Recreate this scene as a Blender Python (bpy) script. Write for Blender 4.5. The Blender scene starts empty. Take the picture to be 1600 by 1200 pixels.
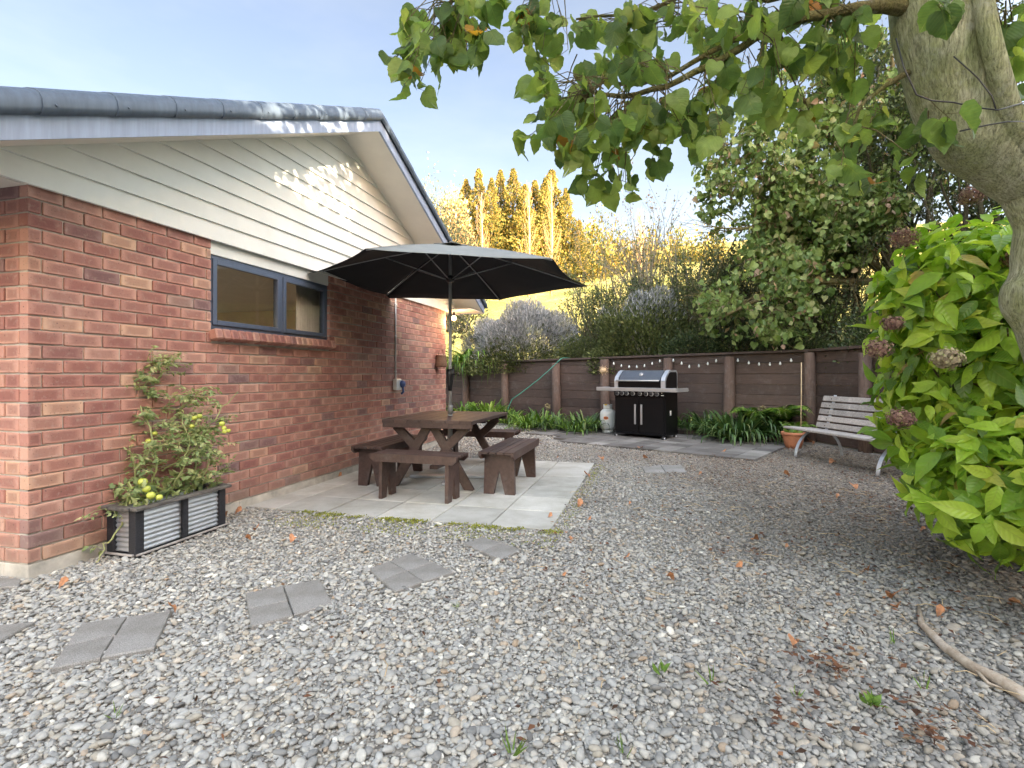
import bpy, bmesh, math, random
import numpy as np
from mathutils import Vector, Matrix
R = math.radians
rng = np.random.default_rng(7)
random.seed(7)
scn = bpy.context.scene
COL = scn.collection

# ------------------------------------------------------------------ camera, sky, sun
F, HOR, EYE = 824.0, 584.7, 1.21            # focal length and horizon in photo pixels, eye height in metres
cd = bpy.data.cameras.new('camera'); cam = bpy.data.objects.new('camera', cd); COL.objects.link(cam)
cam.location = (0, 0, EYE); cam.rotation_euler = (R(90), 0, 0)
cd.sensor_width = 36; cd.lens = F / 1600 * 36; cd.shift_y = -(600 - HOR) / 1600
cd.clip_start = 0.05; cd.clip_end = 3000
scn.camera = cam

SUN_BLOCK_SCALE = 1.0; CANOFF = -1
SUN_AZ, SUN_EL = 143.0, 14.0                # azimuth clockwise from +Y
w = bpy.data.worlds.new('World'); scn.world = w; w.use_nodes = True
nt = w.node_tree; bg = nt.nodes['Background']
sky = nt.nodes.new('ShaderNodeTexSky'); sky.sky_type = 'NISHITA'; sky.sun_disc = False
sky.sun_elevation = R(SUN_EL); sky.sun_rotation = R(SUN_AZ)
sky.air_density = 1.0; sky.dust_density = 0.6; sky.ozone_density = 1.2
# added gain: sky dimmed ahead, brightened behind as fill, warm tint for the shade
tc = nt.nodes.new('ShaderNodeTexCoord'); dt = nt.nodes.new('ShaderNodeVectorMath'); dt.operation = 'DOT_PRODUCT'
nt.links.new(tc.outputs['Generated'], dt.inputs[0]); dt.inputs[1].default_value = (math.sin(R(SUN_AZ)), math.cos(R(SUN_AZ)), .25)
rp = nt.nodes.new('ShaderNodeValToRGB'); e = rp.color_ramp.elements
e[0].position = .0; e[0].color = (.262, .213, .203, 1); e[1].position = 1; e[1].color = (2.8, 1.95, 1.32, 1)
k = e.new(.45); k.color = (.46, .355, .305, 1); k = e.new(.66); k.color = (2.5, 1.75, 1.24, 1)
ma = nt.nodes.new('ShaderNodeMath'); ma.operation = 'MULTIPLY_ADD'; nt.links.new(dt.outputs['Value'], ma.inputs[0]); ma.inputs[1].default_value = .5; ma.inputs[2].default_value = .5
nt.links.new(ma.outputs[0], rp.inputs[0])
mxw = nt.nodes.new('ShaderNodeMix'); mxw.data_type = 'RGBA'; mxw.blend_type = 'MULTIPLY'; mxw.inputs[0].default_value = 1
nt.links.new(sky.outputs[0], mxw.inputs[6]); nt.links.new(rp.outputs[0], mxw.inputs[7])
cn_ = nt.nodes.new('ShaderNodeTexNoise'); cn_.inputs['Scale'].default_value = 2.2; cn_.inputs['Detail'].default_value = 5; cn_.inputs['Roughness'].default_value = .6
mpw = nt.nodes.new('ShaderNodeMapping'); mpw.inputs['Scale'].default_value = (1, 1, 3.2); nt.links.new(tc.outputs['Generated'], mpw.inputs[0]); nt.links.new(mpw.outputs[0], cn_.inputs['Vector'])
cr = nt.nodes.new('ShaderNodeValToRGB'); cr.color_ramp.elements[0].position = .45; cr.color_ramp.elements[0].color = (1, 1, 1, 1); cr.color_ramp.elements[1].position = .75; cr.color_ramp.elements[1].color = (1.22, 1.13, 1.03, 1)
nt.links.new(cn_.outputs[0], cr.inputs[0])                       # thin high cloud
mx2 = nt.nodes.new('ShaderNodeMix'); mx2.data_type = 'RGBA'; mx2.blend_type = 'MULTIPLY'; mx2.inputs[0].default_value = 1
nt.links.new(mxw.outputs[2], mx2.inputs[6]); nt.links.new(cr.outputs[0], mx2.inputs[7])
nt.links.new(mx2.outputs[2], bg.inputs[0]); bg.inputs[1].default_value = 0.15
sd = bpy.data.lights.new('sun', 'SUN'); sun = bpy.data.objects.new('sun', sd); COL.objects.link(sun)
sd.energy = 3.5; sd.angle = R(0.5); sd.color = (1.0, 0.82, 0.58)
sdir = Vector((math.sin(R(SUN_AZ)) * math.cos(R(SUN_EL)), math.cos(R(SUN_AZ)) * math.cos(R(SUN_EL)), math.sin(R(SUN_EL))))
sun.rotation_euler = sdir.to_track_quat('Z', 'Y').to_euler()
sun.location = sdir * 60
scn.view_settings.view_transform = 'Standard'; scn.view_settings.look = 'None'
scn.view_settings.exposure = 3.18; scn.view_settings.gamma = 1
scn.cycles.max_bounces = 6; scn.cycles.transparent_max_bounces = 8
scn.cycles.diffuse_bounces = 4; scn.cycles.glossy_bounces = 3; scn.cycles.transmission_bounces = 4
scn.cycles.caustics_reflective = False; scn.cycles.caustics_refractive = False
try:
    scn.cycles.use_denoising = True
except Exception: pass

# ------------------------------------------------------------------ layout helpers
def at(px, py, Y):                          # photo pixel at depth Y -> world
    return Vector(((px - 800) / F * Y, Y, EYE + (HOR - py) / F * Y))
def gr(px, py, z=0.0):                      # photo pixel on the level z -> world
    Y = F * (EYE - z) / (py - HOR)
    return Vector(((px - 800) / F * Y, Y, z))
TH = 0.2613
T2 = Vector((math.sin(TH), math.cos(TH), 0)); N2 = Vector((math.cos(TH), -math.sin(TH), 0))
HC = Vector((-2.83, 3.082, 0))              # near corner of the brick house
def hp(s, o, z): return HC + T2 * s + N2 * o + Vector((0, 0, z))   # along gable wall, out of it, up
HM = Matrix(((T2.x, -N2.x, 0, HC.x), (T2.y, -N2.y, 0, HC.y), (0, 0, 1, 0), (0, 0, 0, 1)))  # local x=along, -y=out
TILT = Vector((0.772, -0.636, 0)); WN = Vector((0.636, 0.772, 0))   # along the retaining wall, and into the bank
WP = Vector((3.316, 11.2, 0))
WC = WP + TILT * 2.68                       # corner post
def wp(u, v, z): return WP + TILT * u + WN * v + Vector((0, 0, z))
def wtop(u): return 1.635 + 0.012 * u

# ------------------------------------------------------------------ node helpers
class NT:
    def __init__(s, m): s.m = m; m.use_nodes = True; s.t = m.node_tree; s.n = s.t.nodes; s.l = s.t.links; s.b = s.n['Principled BSDF']
    def new(s, t, **k):
        o = s.n.new(t)
        for a, v in k.items():
            if a.startswith('i_'):
                key = a[2:]; key = int(key) if key.isdigit() else key
                s.put(o, key, v)
            else: setattr(o, a, v)
        return o
    def put(s, o, key, v):
        if hasattr(v, 'outputs'): s.l.new(v.outputs[0], o.inputs[key])
        elif isinstance(v, bpy.types.NodeSocket): s.l.new(v, o.inputs[key])
        else: o.inputs[key].default_value = v
    def noise(s, scale, detail=4, rough=.6, vec=None, **k):
        o = s.new('ShaderNodeTexNoise', **k); o.inputs['Scale'].default_value = scale; o.inputs['Detail'].default_value = detail; o.inputs['Roughness'].default_value = rough
        if vec is not None: s.put(o, 'Vector', vec)
        return o
    def ramp(s, fac, stops, interp='LINEAR'):
        o = s.new('ShaderNodeValToRGB'); o.color_ramp.interpolation = interp
        e = o.color_ramp.elements
        while len(e) < len(stops): e.new(.5)
        for i, (p, c) in enumerate(stops):
            e[i].position = p; e[i].color = (*c, 1) if len(c) == 3 else c
        s.put(o, 0, fac); return o
    def mix(s, fac, a, b, mode='MIX'):
        o = s.new('ShaderNodeMix'); o.data_type = 'RGBA'; o.blend_type = mode
        s.put(o, 0, fac)
        for k, v in ((6, a), (7, b)):
            if isinstance(v, tuple) and len(v) == 3: v = (*v, 1)
            s.put(o, k, v)
        return o.outputs[2]
    def math(s, op, a, b=0.0, clamp=False):
        o = s.new('ShaderNodeMath', operation=op, use_clamp=clamp); s.put(o, 0, a); s.put(o, 1, b); return o.outputs[0]
    def bump(s, h, strength=.3, dist=.01):
        o = s.new('ShaderNodeBump'); o.inputs['Strength'].default_value = strength; o.inputs['Distance'].default_value = dist
        s.put(o, 'Height', h); return o
    def obj(s): return s.new('ShaderNodeTexCoord').outputs['Object']
    def geo(s): return s.new('ShaderNodeNewGeometry')
def pmat(name, col, rough=.7, metal=0, var=.25, scale=6, bump=.2, bscale=60, stretch=None, spec=.5, col2=None):
    m = bpy.data.materials.new(name); t = NT(m)
    vec = t.obj()
    if stretch:
        mp = t.new('ShaderNodeMapping'); t.put(mp, 0, vec); mp.inputs['Scale'].default_value = stretch; vec = mp
    a = t.noise(scale, 5, .65, vec)
    lo = tuple(c * (1 - var) for c in col); hi = tuple(min(1, c * (1 + var)) for c in (col2 or col))
    c = t.ramp(a, [(.3, lo), (.7, hi)])
    t.put(t.b, 'Base Color', c); t.b.inputs['Roughness'].default_value = rough; t.b.inputs['Metallic'].default_value = metal
    t.b.inputs['Specular IOR Level'].default_value = spec
    b = t.noise(bscale, 4, .7, vec); t.put(t.b, 'Normal', t.bump(b, bump, .004))
    return m
def leafmat(name, stops, rough=.45, trans=.35, spec=.4, vein=False, mottle=.25, mscale=18):
    m = bpy.data.materials.new(name); t = NT(m); g = t.geo()
    c = t.ramp(g.outputs['Random Per Island'], stops).outputs[0]
    n = t.noise(mscale, 3, .6, t.obj())
    c = t.mix(1.0, c, t.ramp(n, [(.3, (1 - mottle,) * 3), (.7, (1 + mottle * .6,) * 3)]), 'MULTIPLY')
    if vein:
        uv = t.new('ShaderNodeUVMap'); sp = t.new('ShaderNodeSeparateXYZ', i_0=uv.outputs[0])
        ax = t.math('ABSOLUTE', t.math('SUBTRACT', sp.outputs[0], .5))
        mid = t.math('LESS_THAN', ax, .018)
        v = t.math('SINE', t.math('MULTIPLY', t.math('SUBTRACT', sp.outputs[1], t.math('MULTIPLY', ax, .75)), 50.0))
        vn = t.math('MULTIPLY', t.math('GREATER_THAN', v, .9), .55)
        vv = t.math('MAXIMUM', mid, vn)
        c = t.mix(t.math('MULTIPLY', vv, .55), c, t.mix(.5, c, (.35, .42, .10)))
        t.put(t.b, 'Normal', t.bump(v, .25, .003))
    t.put(t.b, 'Base Color', c); t.b.inputs['Roughness'].default_value = rough; t.b.inputs['Specular IOR Level'].default_value = spec
    tr = t.new('ShaderNodeBsdfTranslucent'); t.put(tr, 0, t.mix(1.0, c, (1.0, 1.0, .55), 'MULTIPLY'))
    mx = t.new('ShaderNodeMixShader'); mx.inputs[0].default_value = trans
    t.l.new(t.b.outputs[0], mx.inputs[1]); t.l.new(tr.outputs[0], mx.inputs[2])
    t.l.new(mx.outputs[0], t.n['Material Output'].inputs[0])
    return m

# ------------------------------------------------------------------ materials
M = {}
def brickmat():
    m = bpy.data.materials.new('brick'); t = NT(m); g = t.geo(); rnd = g.outputs['Random Per Island']
    co = t.obj()
    c = t.ramp(rnd, [(0, (.31, .140, .115)), (.15, (.41, .20, .16)), (.35, (.49, .27, .21)), (.5, (.35, .16, .13)), (.65, (.52, .31, .24)), (.78, (.39, .185, .145)), (.86, (.24, .15, .145)), (.9, (.56, .36, .25)), (1, (.44, .225, .175))])
    uv = t.new('ShaderNodeUVMap'); sp = t.new('ShaderNodeSeparateXYZ', i_0=uv.outputs[0])
    n = t.noise(14, 4, .65, co)
    au = t.math('ABSOLUTE', t.math('SUBTRACT', sp.outputs[0], .5)); av = t.math('ABSOLUTE', t.math('SUBTRACT', sp.outputs[1], .5))
    e = t.math('MAXIMUM', t.math('MULTIPLY', au, 1.0), t.math('MULTIPLY', av, 1.0))
    e = t.math('ADD', e, t.math('MULTIPLY', t.math('SUBTRACT', n, .5), .22))
    core = t.ramp(e, [(.26, (.80, .71, .73)), (.42, (1.22, 1.22, 1.22))])      # darker rubbed heart, paler rim
    c2 = t.mix(.9, c, core, 'MULTIPLY')
    big = t.noise(1.1, 3, .5, co)
    c3 = t.mix(1.0, c2, t.ramp(big, [(.42, (1, 1, 1)), (.70, (.86, .84, .88))]), 'MULTIPLY')
    sp_ = t.noise(95, 2, .5, co)
    c4 = t.mix(t.ramp(sp_, [(.66, (0, 0, 0)), (.72, (.8, .8, .8))]).outputs[0], c3, (.10, .06, .05))
    st = t.noise(30, 3, .7, co)
    c5 = t.mix(t.math('MULTIPLY', t.ramp(st, [(.55, (0, 0, 0)), (.75, (1, 1, 1))]).outputs[0], .35), c4, (.55, .44, .38))
    zz = t.new('ShaderNodeSeparateXYZ', i_0=co).outputs[2]                  # soil splashed on the lowest courses
    dz = t.math('ADD', zz, t.math('MULTIPLY', n, .5)); c5 = t.mix(t.ramp(dz, [(.28, (.45, .45, .45)), (.62, (0, 0, 0))]).outputs[0], c5, (.33, .25, .19))
    lw_ = t.noise(2.6, 5, .7, co); c5 = t.mix(t.math('MULTIPLY', t.ramp(lw_, [(.56, (0, 0, 0)), (.72, (1, 1, 1))]).outputs[0], .12), c5, (.58, .50, .46))
    t.put(t.b, 'Base Color', c5); t.b.inputs['Roughness'].default_value = .85
    t.put(t.b, 'Normal', t.bump(t.noise(70, 5, .75, co), .55, .006))
    return m
M['brick'] = brickmat()
M['mortar'] = pmat('mortar', (.48, .44, .39), .95, var=.35, scale=5, bump=.5, bscale=150)
M['footing'] = pmat('footing_concrete', (.50, .47, .42), .9, var=.3, scale=6, bump=.4, bscale=80)
M['cream'] = pmat('cream_weatherboard', (.78, .775, .735), .5, var=.06, scale=2.5, bump=.05, bscale=90)
M['soffit'] = pmat('soffit_paint', (.70, .67, .61), .7, var=.05, scale=3, bump=.05)
def metal_paint(name, col, rough, streak=.12):
    m = bpy.data.materials.new(name); t = NT(m); co = t.obj()
    mp = t.new('ShaderNodeMapping', i_0=co); mp.inputs['Scale'].default_value = (9, 9, .8)
    n = t.noise(3, 5, .6, mp); c = t.ramp(n, [(.35, tuple(x * (1 - streak) for x in col)), (.7, tuple(x * (1 + streak) for x in col))])
    t.put(t.b, 'Base Color', c); t.b.inputs['Roughness'].default_value = rough
    n2 = t.noise(60, 3, .5, co); t.put(t.b, 'Roughness', t.ramp(n2, [(.3, (rough * .8,) * 3), (.7, (min(1, rough * 1.25),) * 3)]))
    return m
M['fascia'] = metal_paint('slate_blue_fascia', (.25, .305, .435), .4)
M['tile'] = metal_paint('slate_blue_roof_tile', (.070, .095, .135), .42, .18)
M['alu'] = metal_paint('slate_blue_aluminium', (.105, .135, .20), .35, .06)
def glassmat():
    m = bpy.data.materials.new('window_glass'); t = NT(m)
    g = t.new('ShaderNodeBsdfGlossy'); g.inputs['Roughness'].default_value = .01; g.inputs['Color'].default_value = (.9, .92, .9, 1)
    tr = t.new('ShaderNodeBsdfTransparent'); tr.inputs[0].default_value = (.93, .91, .88, 1)
    lw = t.new('ShaderNodeFresnel'); gg = t.geo(); t.put(lw, 'IOR', t.math('ADD', t.math('MULTIPLY', gg.outputs['Backfacing'], 1 / 1.6 - 1.6), 1.6))
    mx = t.new('ShaderNodeMixShader'); t.put(mx, 0, lw); t.l.new(tr.outputs[0], mx.inputs[1]); t.l.new(g.outputs[0], mx.inputs[2])
    t.l.new(mx.outputs[0], t.n['Material Output'].inputs[0]); return m
M['glass'] = glassmat()
M['tan'] = pmat('tan_interior_paint', (.70, .56, .38), .8, var=.04, scale=2, bump=.02)
def slabmat(name, stops, sp=.25, blotch=(.80, .80, .76)):
    m = bpy.data.materials.new(name); t = NT(m); g = t.geo(); co = t.obj()
    c = t.ramp(g.outputs['Random Per Island'], stops)
    c1 = t.mix(1.0, c, t.ramp(t.noise(3.0, 5, .65, co), [(.35, blotch), (.62, (1.04, 1.04, 1.04))]), 'MULTIPLY')
    c2 = t.mix(1.0, c1, t.ramp(t.noise(240, 2, .6, co), [(.3, (1 - sp,) * 3), (.7, (1 + sp * .6,) * 3)]), 'MULTIPLY')
    t.put(t.b, 'Base Color', c2); t.b.inputs['Roughness'].default_value = .9
    t.put(t.b, 'Normal', t.bump(t.noise(260, 3, .7, co), .3, .003)); return m
M['patio'] = slabmat('pale_concrete_slab', [(0, (.44, .435, .41)), (.5, (.53, .52, .49)), (1, (.62, .61, .57))], .16, (.78, .77, .73))
M['step'] = slabmat('grey_exposed_slab', [(0, (.22, .21, .20)), (.5, (.29, .28, .27)), (1, (.40, .39, .37))], .45, (.70, .69, .66))
M['pave'] = slabmat('mixed_grey_paver', [(0, (.12, .112, .108)), (.35, (.16, .15, .145)), (.75, (.20, .19, .185)), (.93, (.26, .25, .24)), (1, (.36, .35, .335))], .25)
def stonemat():
    m = bpy.data.materials.new('river_gravel'); t = NT(m); g = t.geo(); co = t.obj()
    c = t.ramp(g.outputs['Random Per Island'], [(0, (.17, .17, .17)), (.10, (.29, .29, .285)), (.28, (.42, .415, .40)), (.42, (.34, .34, .335)), (.55, (.49, .475, .44)), (.68, (.39, .355, .30)), (.80, (.44, .445, .44)), (.91, (.55, .53, .48)), (.955, (.38, .29, .21)), (.98, (.62, .60, .55)), (1, (.78, .76, .70))])
    c1 = t.mix(1.0, c, t.ramp(t.noise(55, 4, .65, co), [(.3, (.78, .78, .78)), (.7, (1.12, 1.12, 1.1))]), 'MULTIPLY')
    big = t.noise(.55, 3, .5, co)
    sx = t.new('ShaderNodeSeparateXYZ', i_0=co)
    damp_shade = t.math('ADD', t.math('MULTIPLY', sx.outputs[0], .16), t.math('MULTIPLY', big, .9))       # wet, leaf-stained ground towards the bank, plus shade put into the colour
    c2 = t.mix(t.ramp(damp_shade, [(.50, (0, 0, 0)), (.95, (1, 1, 1))]).outputs[0], c1, t.mix(1.0, c1, (.62, .555, .51), 'MULTIPLY'))
    t.put(t.b, 'Base Color', c2); t.b.inputs['Roughness'].default_value = .72; t.b.inputs['Specular IOR Level'].default_value = .35
    t.put(t.b, 'Normal', t.bump(t.noise(160, 3, .6, co), .25, .002)); return m
M['stone'] = stonemat()
def gritmat():
    m = bpy.data.materials.new('gravel_bed'); t = NT(m); co = t.obj()
    v = t.new('ShaderNodeTexVoronoi', i_Vector=co); v.inputs['Scale'].default_value = 55
    c = t.ramp(v.outputs['Color'], [(0, (.18, .17, .155)), (.5, (.33, .32, .295)), (1, (.50, .485, .45))])
    n = t.noise(1.2, 4, .6, co); c1 = t.mix(1.0, c, t.ramp(n, [(.3, (.7, .66, .62)), (.7, (1, 1, 1))]), 'MULTIPLY')
    t.put(t.b, 'Base Color', c1); t.b.inputs['Roughness'].default_value = .95
    t.put(t.b, 'Normal', t.bump(v.outputs['Distance'], .8, .01)); return m
M['grit'] = gritmat()
def woodmat(name, c1, c2, rough=.6, grain=(1, 18, 18), bump=.35, knots=True, scale=4):
    m = bpy.data.materials.new(name); t = NT(m); g = t.geo(); co = t.obj()
    rv = t.new('ShaderNodeCombineXYZ'); t.put(rv, 0, t.math('MULTIPLY', g.outputs['Random Per Island'], 37.0)); t.put(rv, 1, t.math('MULTIPLY', g.outputs['Random Per Island'], 11.0))
    ad = t.new('ShaderNodeVectorMath', operation='ADD'); t.put(ad, 0, co); t.put(ad, 1, rv)
    mp = t.new('ShaderNodeMapping', i_0=ad); mp.inputs['Scale'].default_value = grain
    n = t.noise(scale, 6, .7, mp); c = t.ramp(n, [(.28, c1), (.72, c2)])
    tone = t.ramp(g.outputs['Random Per Island'], [(0, (.76, .76, .76)), (1, (1.24, 1.22, 1.2))])
    du = t.noise(6, 6, .75, co); gy = sum(c2) / 3 * 1.7 + .03; c = t.mix(t.ramp(du, [(.52, (0, 0, 0)), (.72, (.42, .42, .42))]).outputs[0], c, (gy * 1.03, gy * .97, gy * .92))
    cc = t.mix(1.0, c, tone, 'MULTIPLY')
    if knots:
        v = t.new('ShaderNodeTexVoronoi', i_Vector=ad); v.inputs['Scale'].default_value = 2.6
        cc = t.mix(t.ramp(v.outputs['Distance'], [(.02, (.7, .7, .7)), (.06, (0, 0, 0))]).outputs[0], cc, tuple(x * .45 for x in c1))
    d = t.noise(1.7, 4, .6, co); cc = t.mix(1.0, cc, t.ramp(d, [(.3, (.8, .8, .8)), (.7, (1.1, 1.1, 1.1))]), 'MULTIPLY')
    t.put(t.b, 'Base Color', cc); t.b.inputs['Roughness'].default_value = rough
    t.put(t.b, 'Normal', t.bump(n, bump, .006)); return m
M['brown'] = woodmat('brown_stained_timber', (.060, .034, .029), (.112, .068, .058), .55, (5, 5, 5), .3, False, 5)
M['fence'] = woodmat('dark_stained_sleeper', (.038, .0245, .021), (.100, .066, .056), .7, (1.2, 1.2, 22), .6)
M['post'] = woodmat('round_dark_post', (.07, .047, .04), (.17, .115, .095), .8, (14, 14, 1.4), .6, False)
M['cutwood'] = pmat('worn_post_top', (.16, .12, .09), .9, var=.5, scale=14, bump=.6)
M['weathered'] = woodmat('weathered_bare_timber', (.26, .235, .225), (.52, .49, .47), .75, (10, 1.2, 14), .6)
M['darkweathered'] = woodmat('flaking_dark_timber', (.035, .033, .035), (.24, .22, .20), .8, (3, 12, 12), .6)
M['steel'] = pmat('brushed_steel', (.42, .42, .43), .42, .5, var=.08, scale=30, bump=.08, bscale=200, stretch=(1, 1, 20))
M['galv'] = pmat('galvanised_steel', (.60, .63, .68), .42, .75, var=.14, scale=9, bump=.06)
M['hood_sheen'] = pmat('hood_sky_reflection', (.13, .15, .18), .28, .5, var=.1, scale=8, bump=.02)  # black gloss hood's sky reflection put into a blue grey colour
M['silverpole'] = pmat('silver_painted_pole', (.58, .59, .60), .5, .2, var=.06, scale=9, bump=.03)
M['greymetal'] = pmat('grey_painted_metal', (.34, .35, .36), .45, .4, var=.1, scale=9, bump=.05)
M['black'] = pmat('black_enamel', (.006, .006, .007), .30, 0, var=.2, scale=5, bump=.02, spec=.22)
M['blackwood'] = pmat('black_painted_timber', (.022, .023, .03), .55, 0, var=.5, scale=12, bump=.5, bscale=50, stretch=(3, 3, 20))
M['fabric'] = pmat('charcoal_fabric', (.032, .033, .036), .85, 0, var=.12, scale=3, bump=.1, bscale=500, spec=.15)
M['fabrictop'] = pmat('faded_sky_sheen_fabric', (.22, .23, .225), .7, 0, var=.12, scale=3, bump=.1, bscale=500, spec=.4)  # paler than the underside: faded cloth, plus sky sheen painted into the colour
M['darkplastic'] = pmat('black_plastic', (.02, .02, .022), .4, var=.15)
M['white'] = pmat('white_plastic', (.74, .74, .72), .4, var=.05, scale=9, bump=.03)
M['blueplug'] = pmat('blue_plastic', (.06, .11, .30), .4, var=.1)
M['terracotta'] = pmat('terracotta', (.42, .17, .09), .8, var=.2, scale=8, bump=.2)
M['soil'] = pmat('dark_soil', (.045, .032, .024), .95, var=.5, scale=20, bump=.9, bscale=60)
M['wicker'] = pmat('brown_wicker', (.20, .11, .065), .8, var=.35, scale=40, bump=.9, bscale=90, stretch=(1, 1, 3))
M['bottle'] = pmat('white_gas_bottle', (.66, .69, .68), .35, 0, var=.06, scale=6, bump=.03)
M['orange'] = pmat('orange_label', (.62, .17, .03), .5, var=.1)
M['yellow'] = pmat('yellow_plastic', (.75, .52, .05), .5, var=.1)
M['hose'] = pmat('green_hose', (.05, .26, .20), .4, var=.1)
M['cream_clay'] = pmat('cream_glazed_clay', (.66, .48, .30), .55, var=.25, scale=20, bump=.3)
M['driftwood'] = woodmat('grey_dead_branch', (.30, .23, .17), (.55, .48, .40), .85, (8, 8, 8), .6, True)
M['cane'] = pmat('pale_cane', (.55, .42, .26), .6, var=.25, scale=12)
def barkmat(name, c1, c2, c3, sc=7, st=(1, 1, .16), moss=.5):
    m = bpy.data.materials.new(name); t = NT(m); co = t.obj()
    wv = t.noise(sc * .6, 3, .6, co); ad = t.new('ShaderNodeVectorMath', operation='SCALE'); t.put(ad, 0, wv.outputs['Color']); ad.inputs['Scale'].default_value = .035
    a2 = t.new('ShaderNodeVectorMath', operation='ADD'); t.put(a2, 0, co); t.put(a2, 1, ad)
    mp = t.new('ShaderNodeMapping', i_0=a2); mp.inputs['Scale'].default_value = st
    n = t.noise(sc * 4, 6, .75, mp); c = t.ramp(n, [(.32, c1), (.66, c2)])
    k = t.noise(sc * .45, 5, .7, a2); cc = t.mix(t.math('MULTIPLY', t.ramp(k, [(.38, (0, 0, 0)), (.60, (1, 1, 1))]).outputs[0], moss), c, c3)
    f = t.noise(sc * 12, 6, .8, mp)
    cc = t.mix(1.0, cc, t.ramp(f, [(.36, (.38, .38, .34)), (.50, (1.0, 1.0, .96)), (.66, (1.4, 1.4, 1.35))]), 'MULTIPLY')
    sp = t.noise(sc * 1.6, 3, .6, co); cc = t.mix(t.ramp(sp, [(.60, (0, 0, 0)), (.70, (.55, .55, .55))]).outputs[0], cc, (.46, .46, .38))
    t.put(t.b, 'Base Color', cc); t.b.inputs['Roughness'].default_value = .9; t.b.inputs['Specular IOR Level'].default_value = .2
    h = t.math('ADD', t.math('MULTIPLY', f, 1.0), t.math('MULTIPLY', n, 1.2)); t.put(t.b, 'Normal', t.bump(h, .85, .016))
    return m
M['bark'] = barkmat('pale_mossy_bark', (.25, .25, .165), (.56, .55, .41), (.25, .285, .085), 11, (1, 1, .10), .55)
M['limb'] = barkmat('olive_limb_bark', (.10, .085, .04), (.24, .21, .11), (.13, .14, .035), 9, (1, 1, 1), .6)
M['twig'] = barkmat('green_brown_twig', (.12, .09, .05), (.22, .17, .09), (.14, .15, .05), 12)
M['darkbark'] = barkmat('dark_bark', (.045, .036, .028), (.11, .088, .065), (.06, .07, .03), 8)
M['greybark'] = barkmat('grey_twig_bark', (.15, .13, .11), (.30, .27, .23), (.16, .17, .12), 8)
M['palebark'] = barkmat('pale_poplar_bark', (.24, .165, .095), (.40, .285, .165), (.30, .19, .10), 3)
M['bigleaf'] = leafmat('lime_tree_leaf', [(0, (.10, .17, .07)), (.3, (.17, .28, .085)), (.6, (.25, .37, .10)), (.85, (.33, .45, .12)), (.985, (.40, .46, .14)), (.987, (.50, .28, .04)), (1, (.45, .18, .03))], .42, .60, .4, True)
M['hydleaf'] = leafmat('hydrangea_leaf', [(0, (.12, .24, .035)), (.3, (.25, .44, .045)), (.6, (.38, .60, .06)), (.85, (.50, .70, .08)), (.985, (.58, .68, .10)), (.993, (.50, .40, .10)), (1, (.34, .20, .09))], .32, .42, .5, True, .12)
M['dryflower'] = leafmat('dried_flower', [(0, (.14, .075, .065)), (.5, (.26, .15, .13)), (1, (.36, .27, .18))], .9, .2)
M['dryflower2'] = leafmat('pale_dried_flower', [(0, (.22, .17, .12)), (.5, (.36, .30, .20)), (1, (.42, .40, .22))], .9, .2)
M['strap'] = leafmat('strap_leaf', [(0, (.06, .13, .025)), (.4, (.12, .24, .035)), (.75, (.21, .36, .05)), (.95, (.34, .46, .10)), (1, (.50, .45, .16))], .38, .3, .5)
M['strapdark'] = leafmat('dark_strap_leaf', [(0, (.035, .08, .025)), (.5, (.08, .16, .05)), (.85, (.15, .25, .08)), (1, (.28, .32, .12))], .38, .3, .5)
M['tomleaf'] = leafmat('tomato_leaf', [(0, (.20, .28, .12)), (.4, (.33, .43, .19)), (.8, (.48, .56, .26)), (1, (.62, .58, .32))], .6, .35)
M['tomstem'] = pmat('tomato_stem', (.40, .43, .19), .6, var=.3)
M['tomato'] = pmat('unripe_tomato', (.50, .55, .10), .25, var=.25, scale=14, bump=.02)
M['vibleaf'] = leafmat('shrub_tree_leaf', [(0, (.08, .14, .04)), (.3, (.14, .22, .06)), (.6, (.22, .31, .09)), (.85, (.31, .38, .15)), (.93, (.38, .37, .18)), (.97, (.46, .28, .20)), (1, (.60, .48, .40))], .5, .4)
M['ivyleaf'] = leafmat('dark_hedge_leaf', [(0, (.025, .042, .018)), (.5, (.05, .078, .03)), (.85, (.09, .13, .045)), (1, (.19, .20, .08))], .5, .25)
M['olive'] = leafmat('olive_shrub_leaf', [(0, (.05, .07, .028)), (.5, (.10, .125, .045)), (.9, (.17, .20, .07)), (1, (.24, .23, .10))], .6, .3)
M['silver'] = leafmat('silver_sprig', [(0, (.15, .16, .175)), (.4, (.27, .28, .31)), (.75, (.41, .42, .455)), (1, (.56, .56, .60))], .85, .15)
M['greyleaf'] = leafmat('grey_green_leaf', [(0, (.08, .10, .055)), (.5, (.15, .18, .10)), (.85, (.23, .25, .15)), (1, (.42, .28, .12))], .6, .3)
M['conifer'] = leafmat('golden_conifer', [(0, (.035, .055, .018)), (.35, (.10, .115, .032)), (.7, (.24, .20, .05)), (1, (.42, .31, .10))], .8, .3, .2)
M['goldtwig'] = leafmat('golden_bare_twig', [(0, (.30, .22, .10)), (.6, (.48, .34, .15)), (1, (.58, .42, .22))], .8, .1, .2)
M['pinktwig'] = leafmat('dry_seed_leaf', [(0, (.12, .09, .05)), (.5, (.24, .16, .09)), (.8, (.34, .23, .15)), (1, (.14, .17, .06))], .8, .3, .2)
M['deadleaf'] = pmat('dead_leaf', (.46, .21, .10), .7, var=.4, scale=30, bump=.4)
M['litter'] = leafmat('leaf_litter', [(0, (.06, .035, .022)), (.5, (.14, .062, .038)), (.85, (.24, .11, .055)), (1, (.38, .31, .21))], .8, .15)
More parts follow.
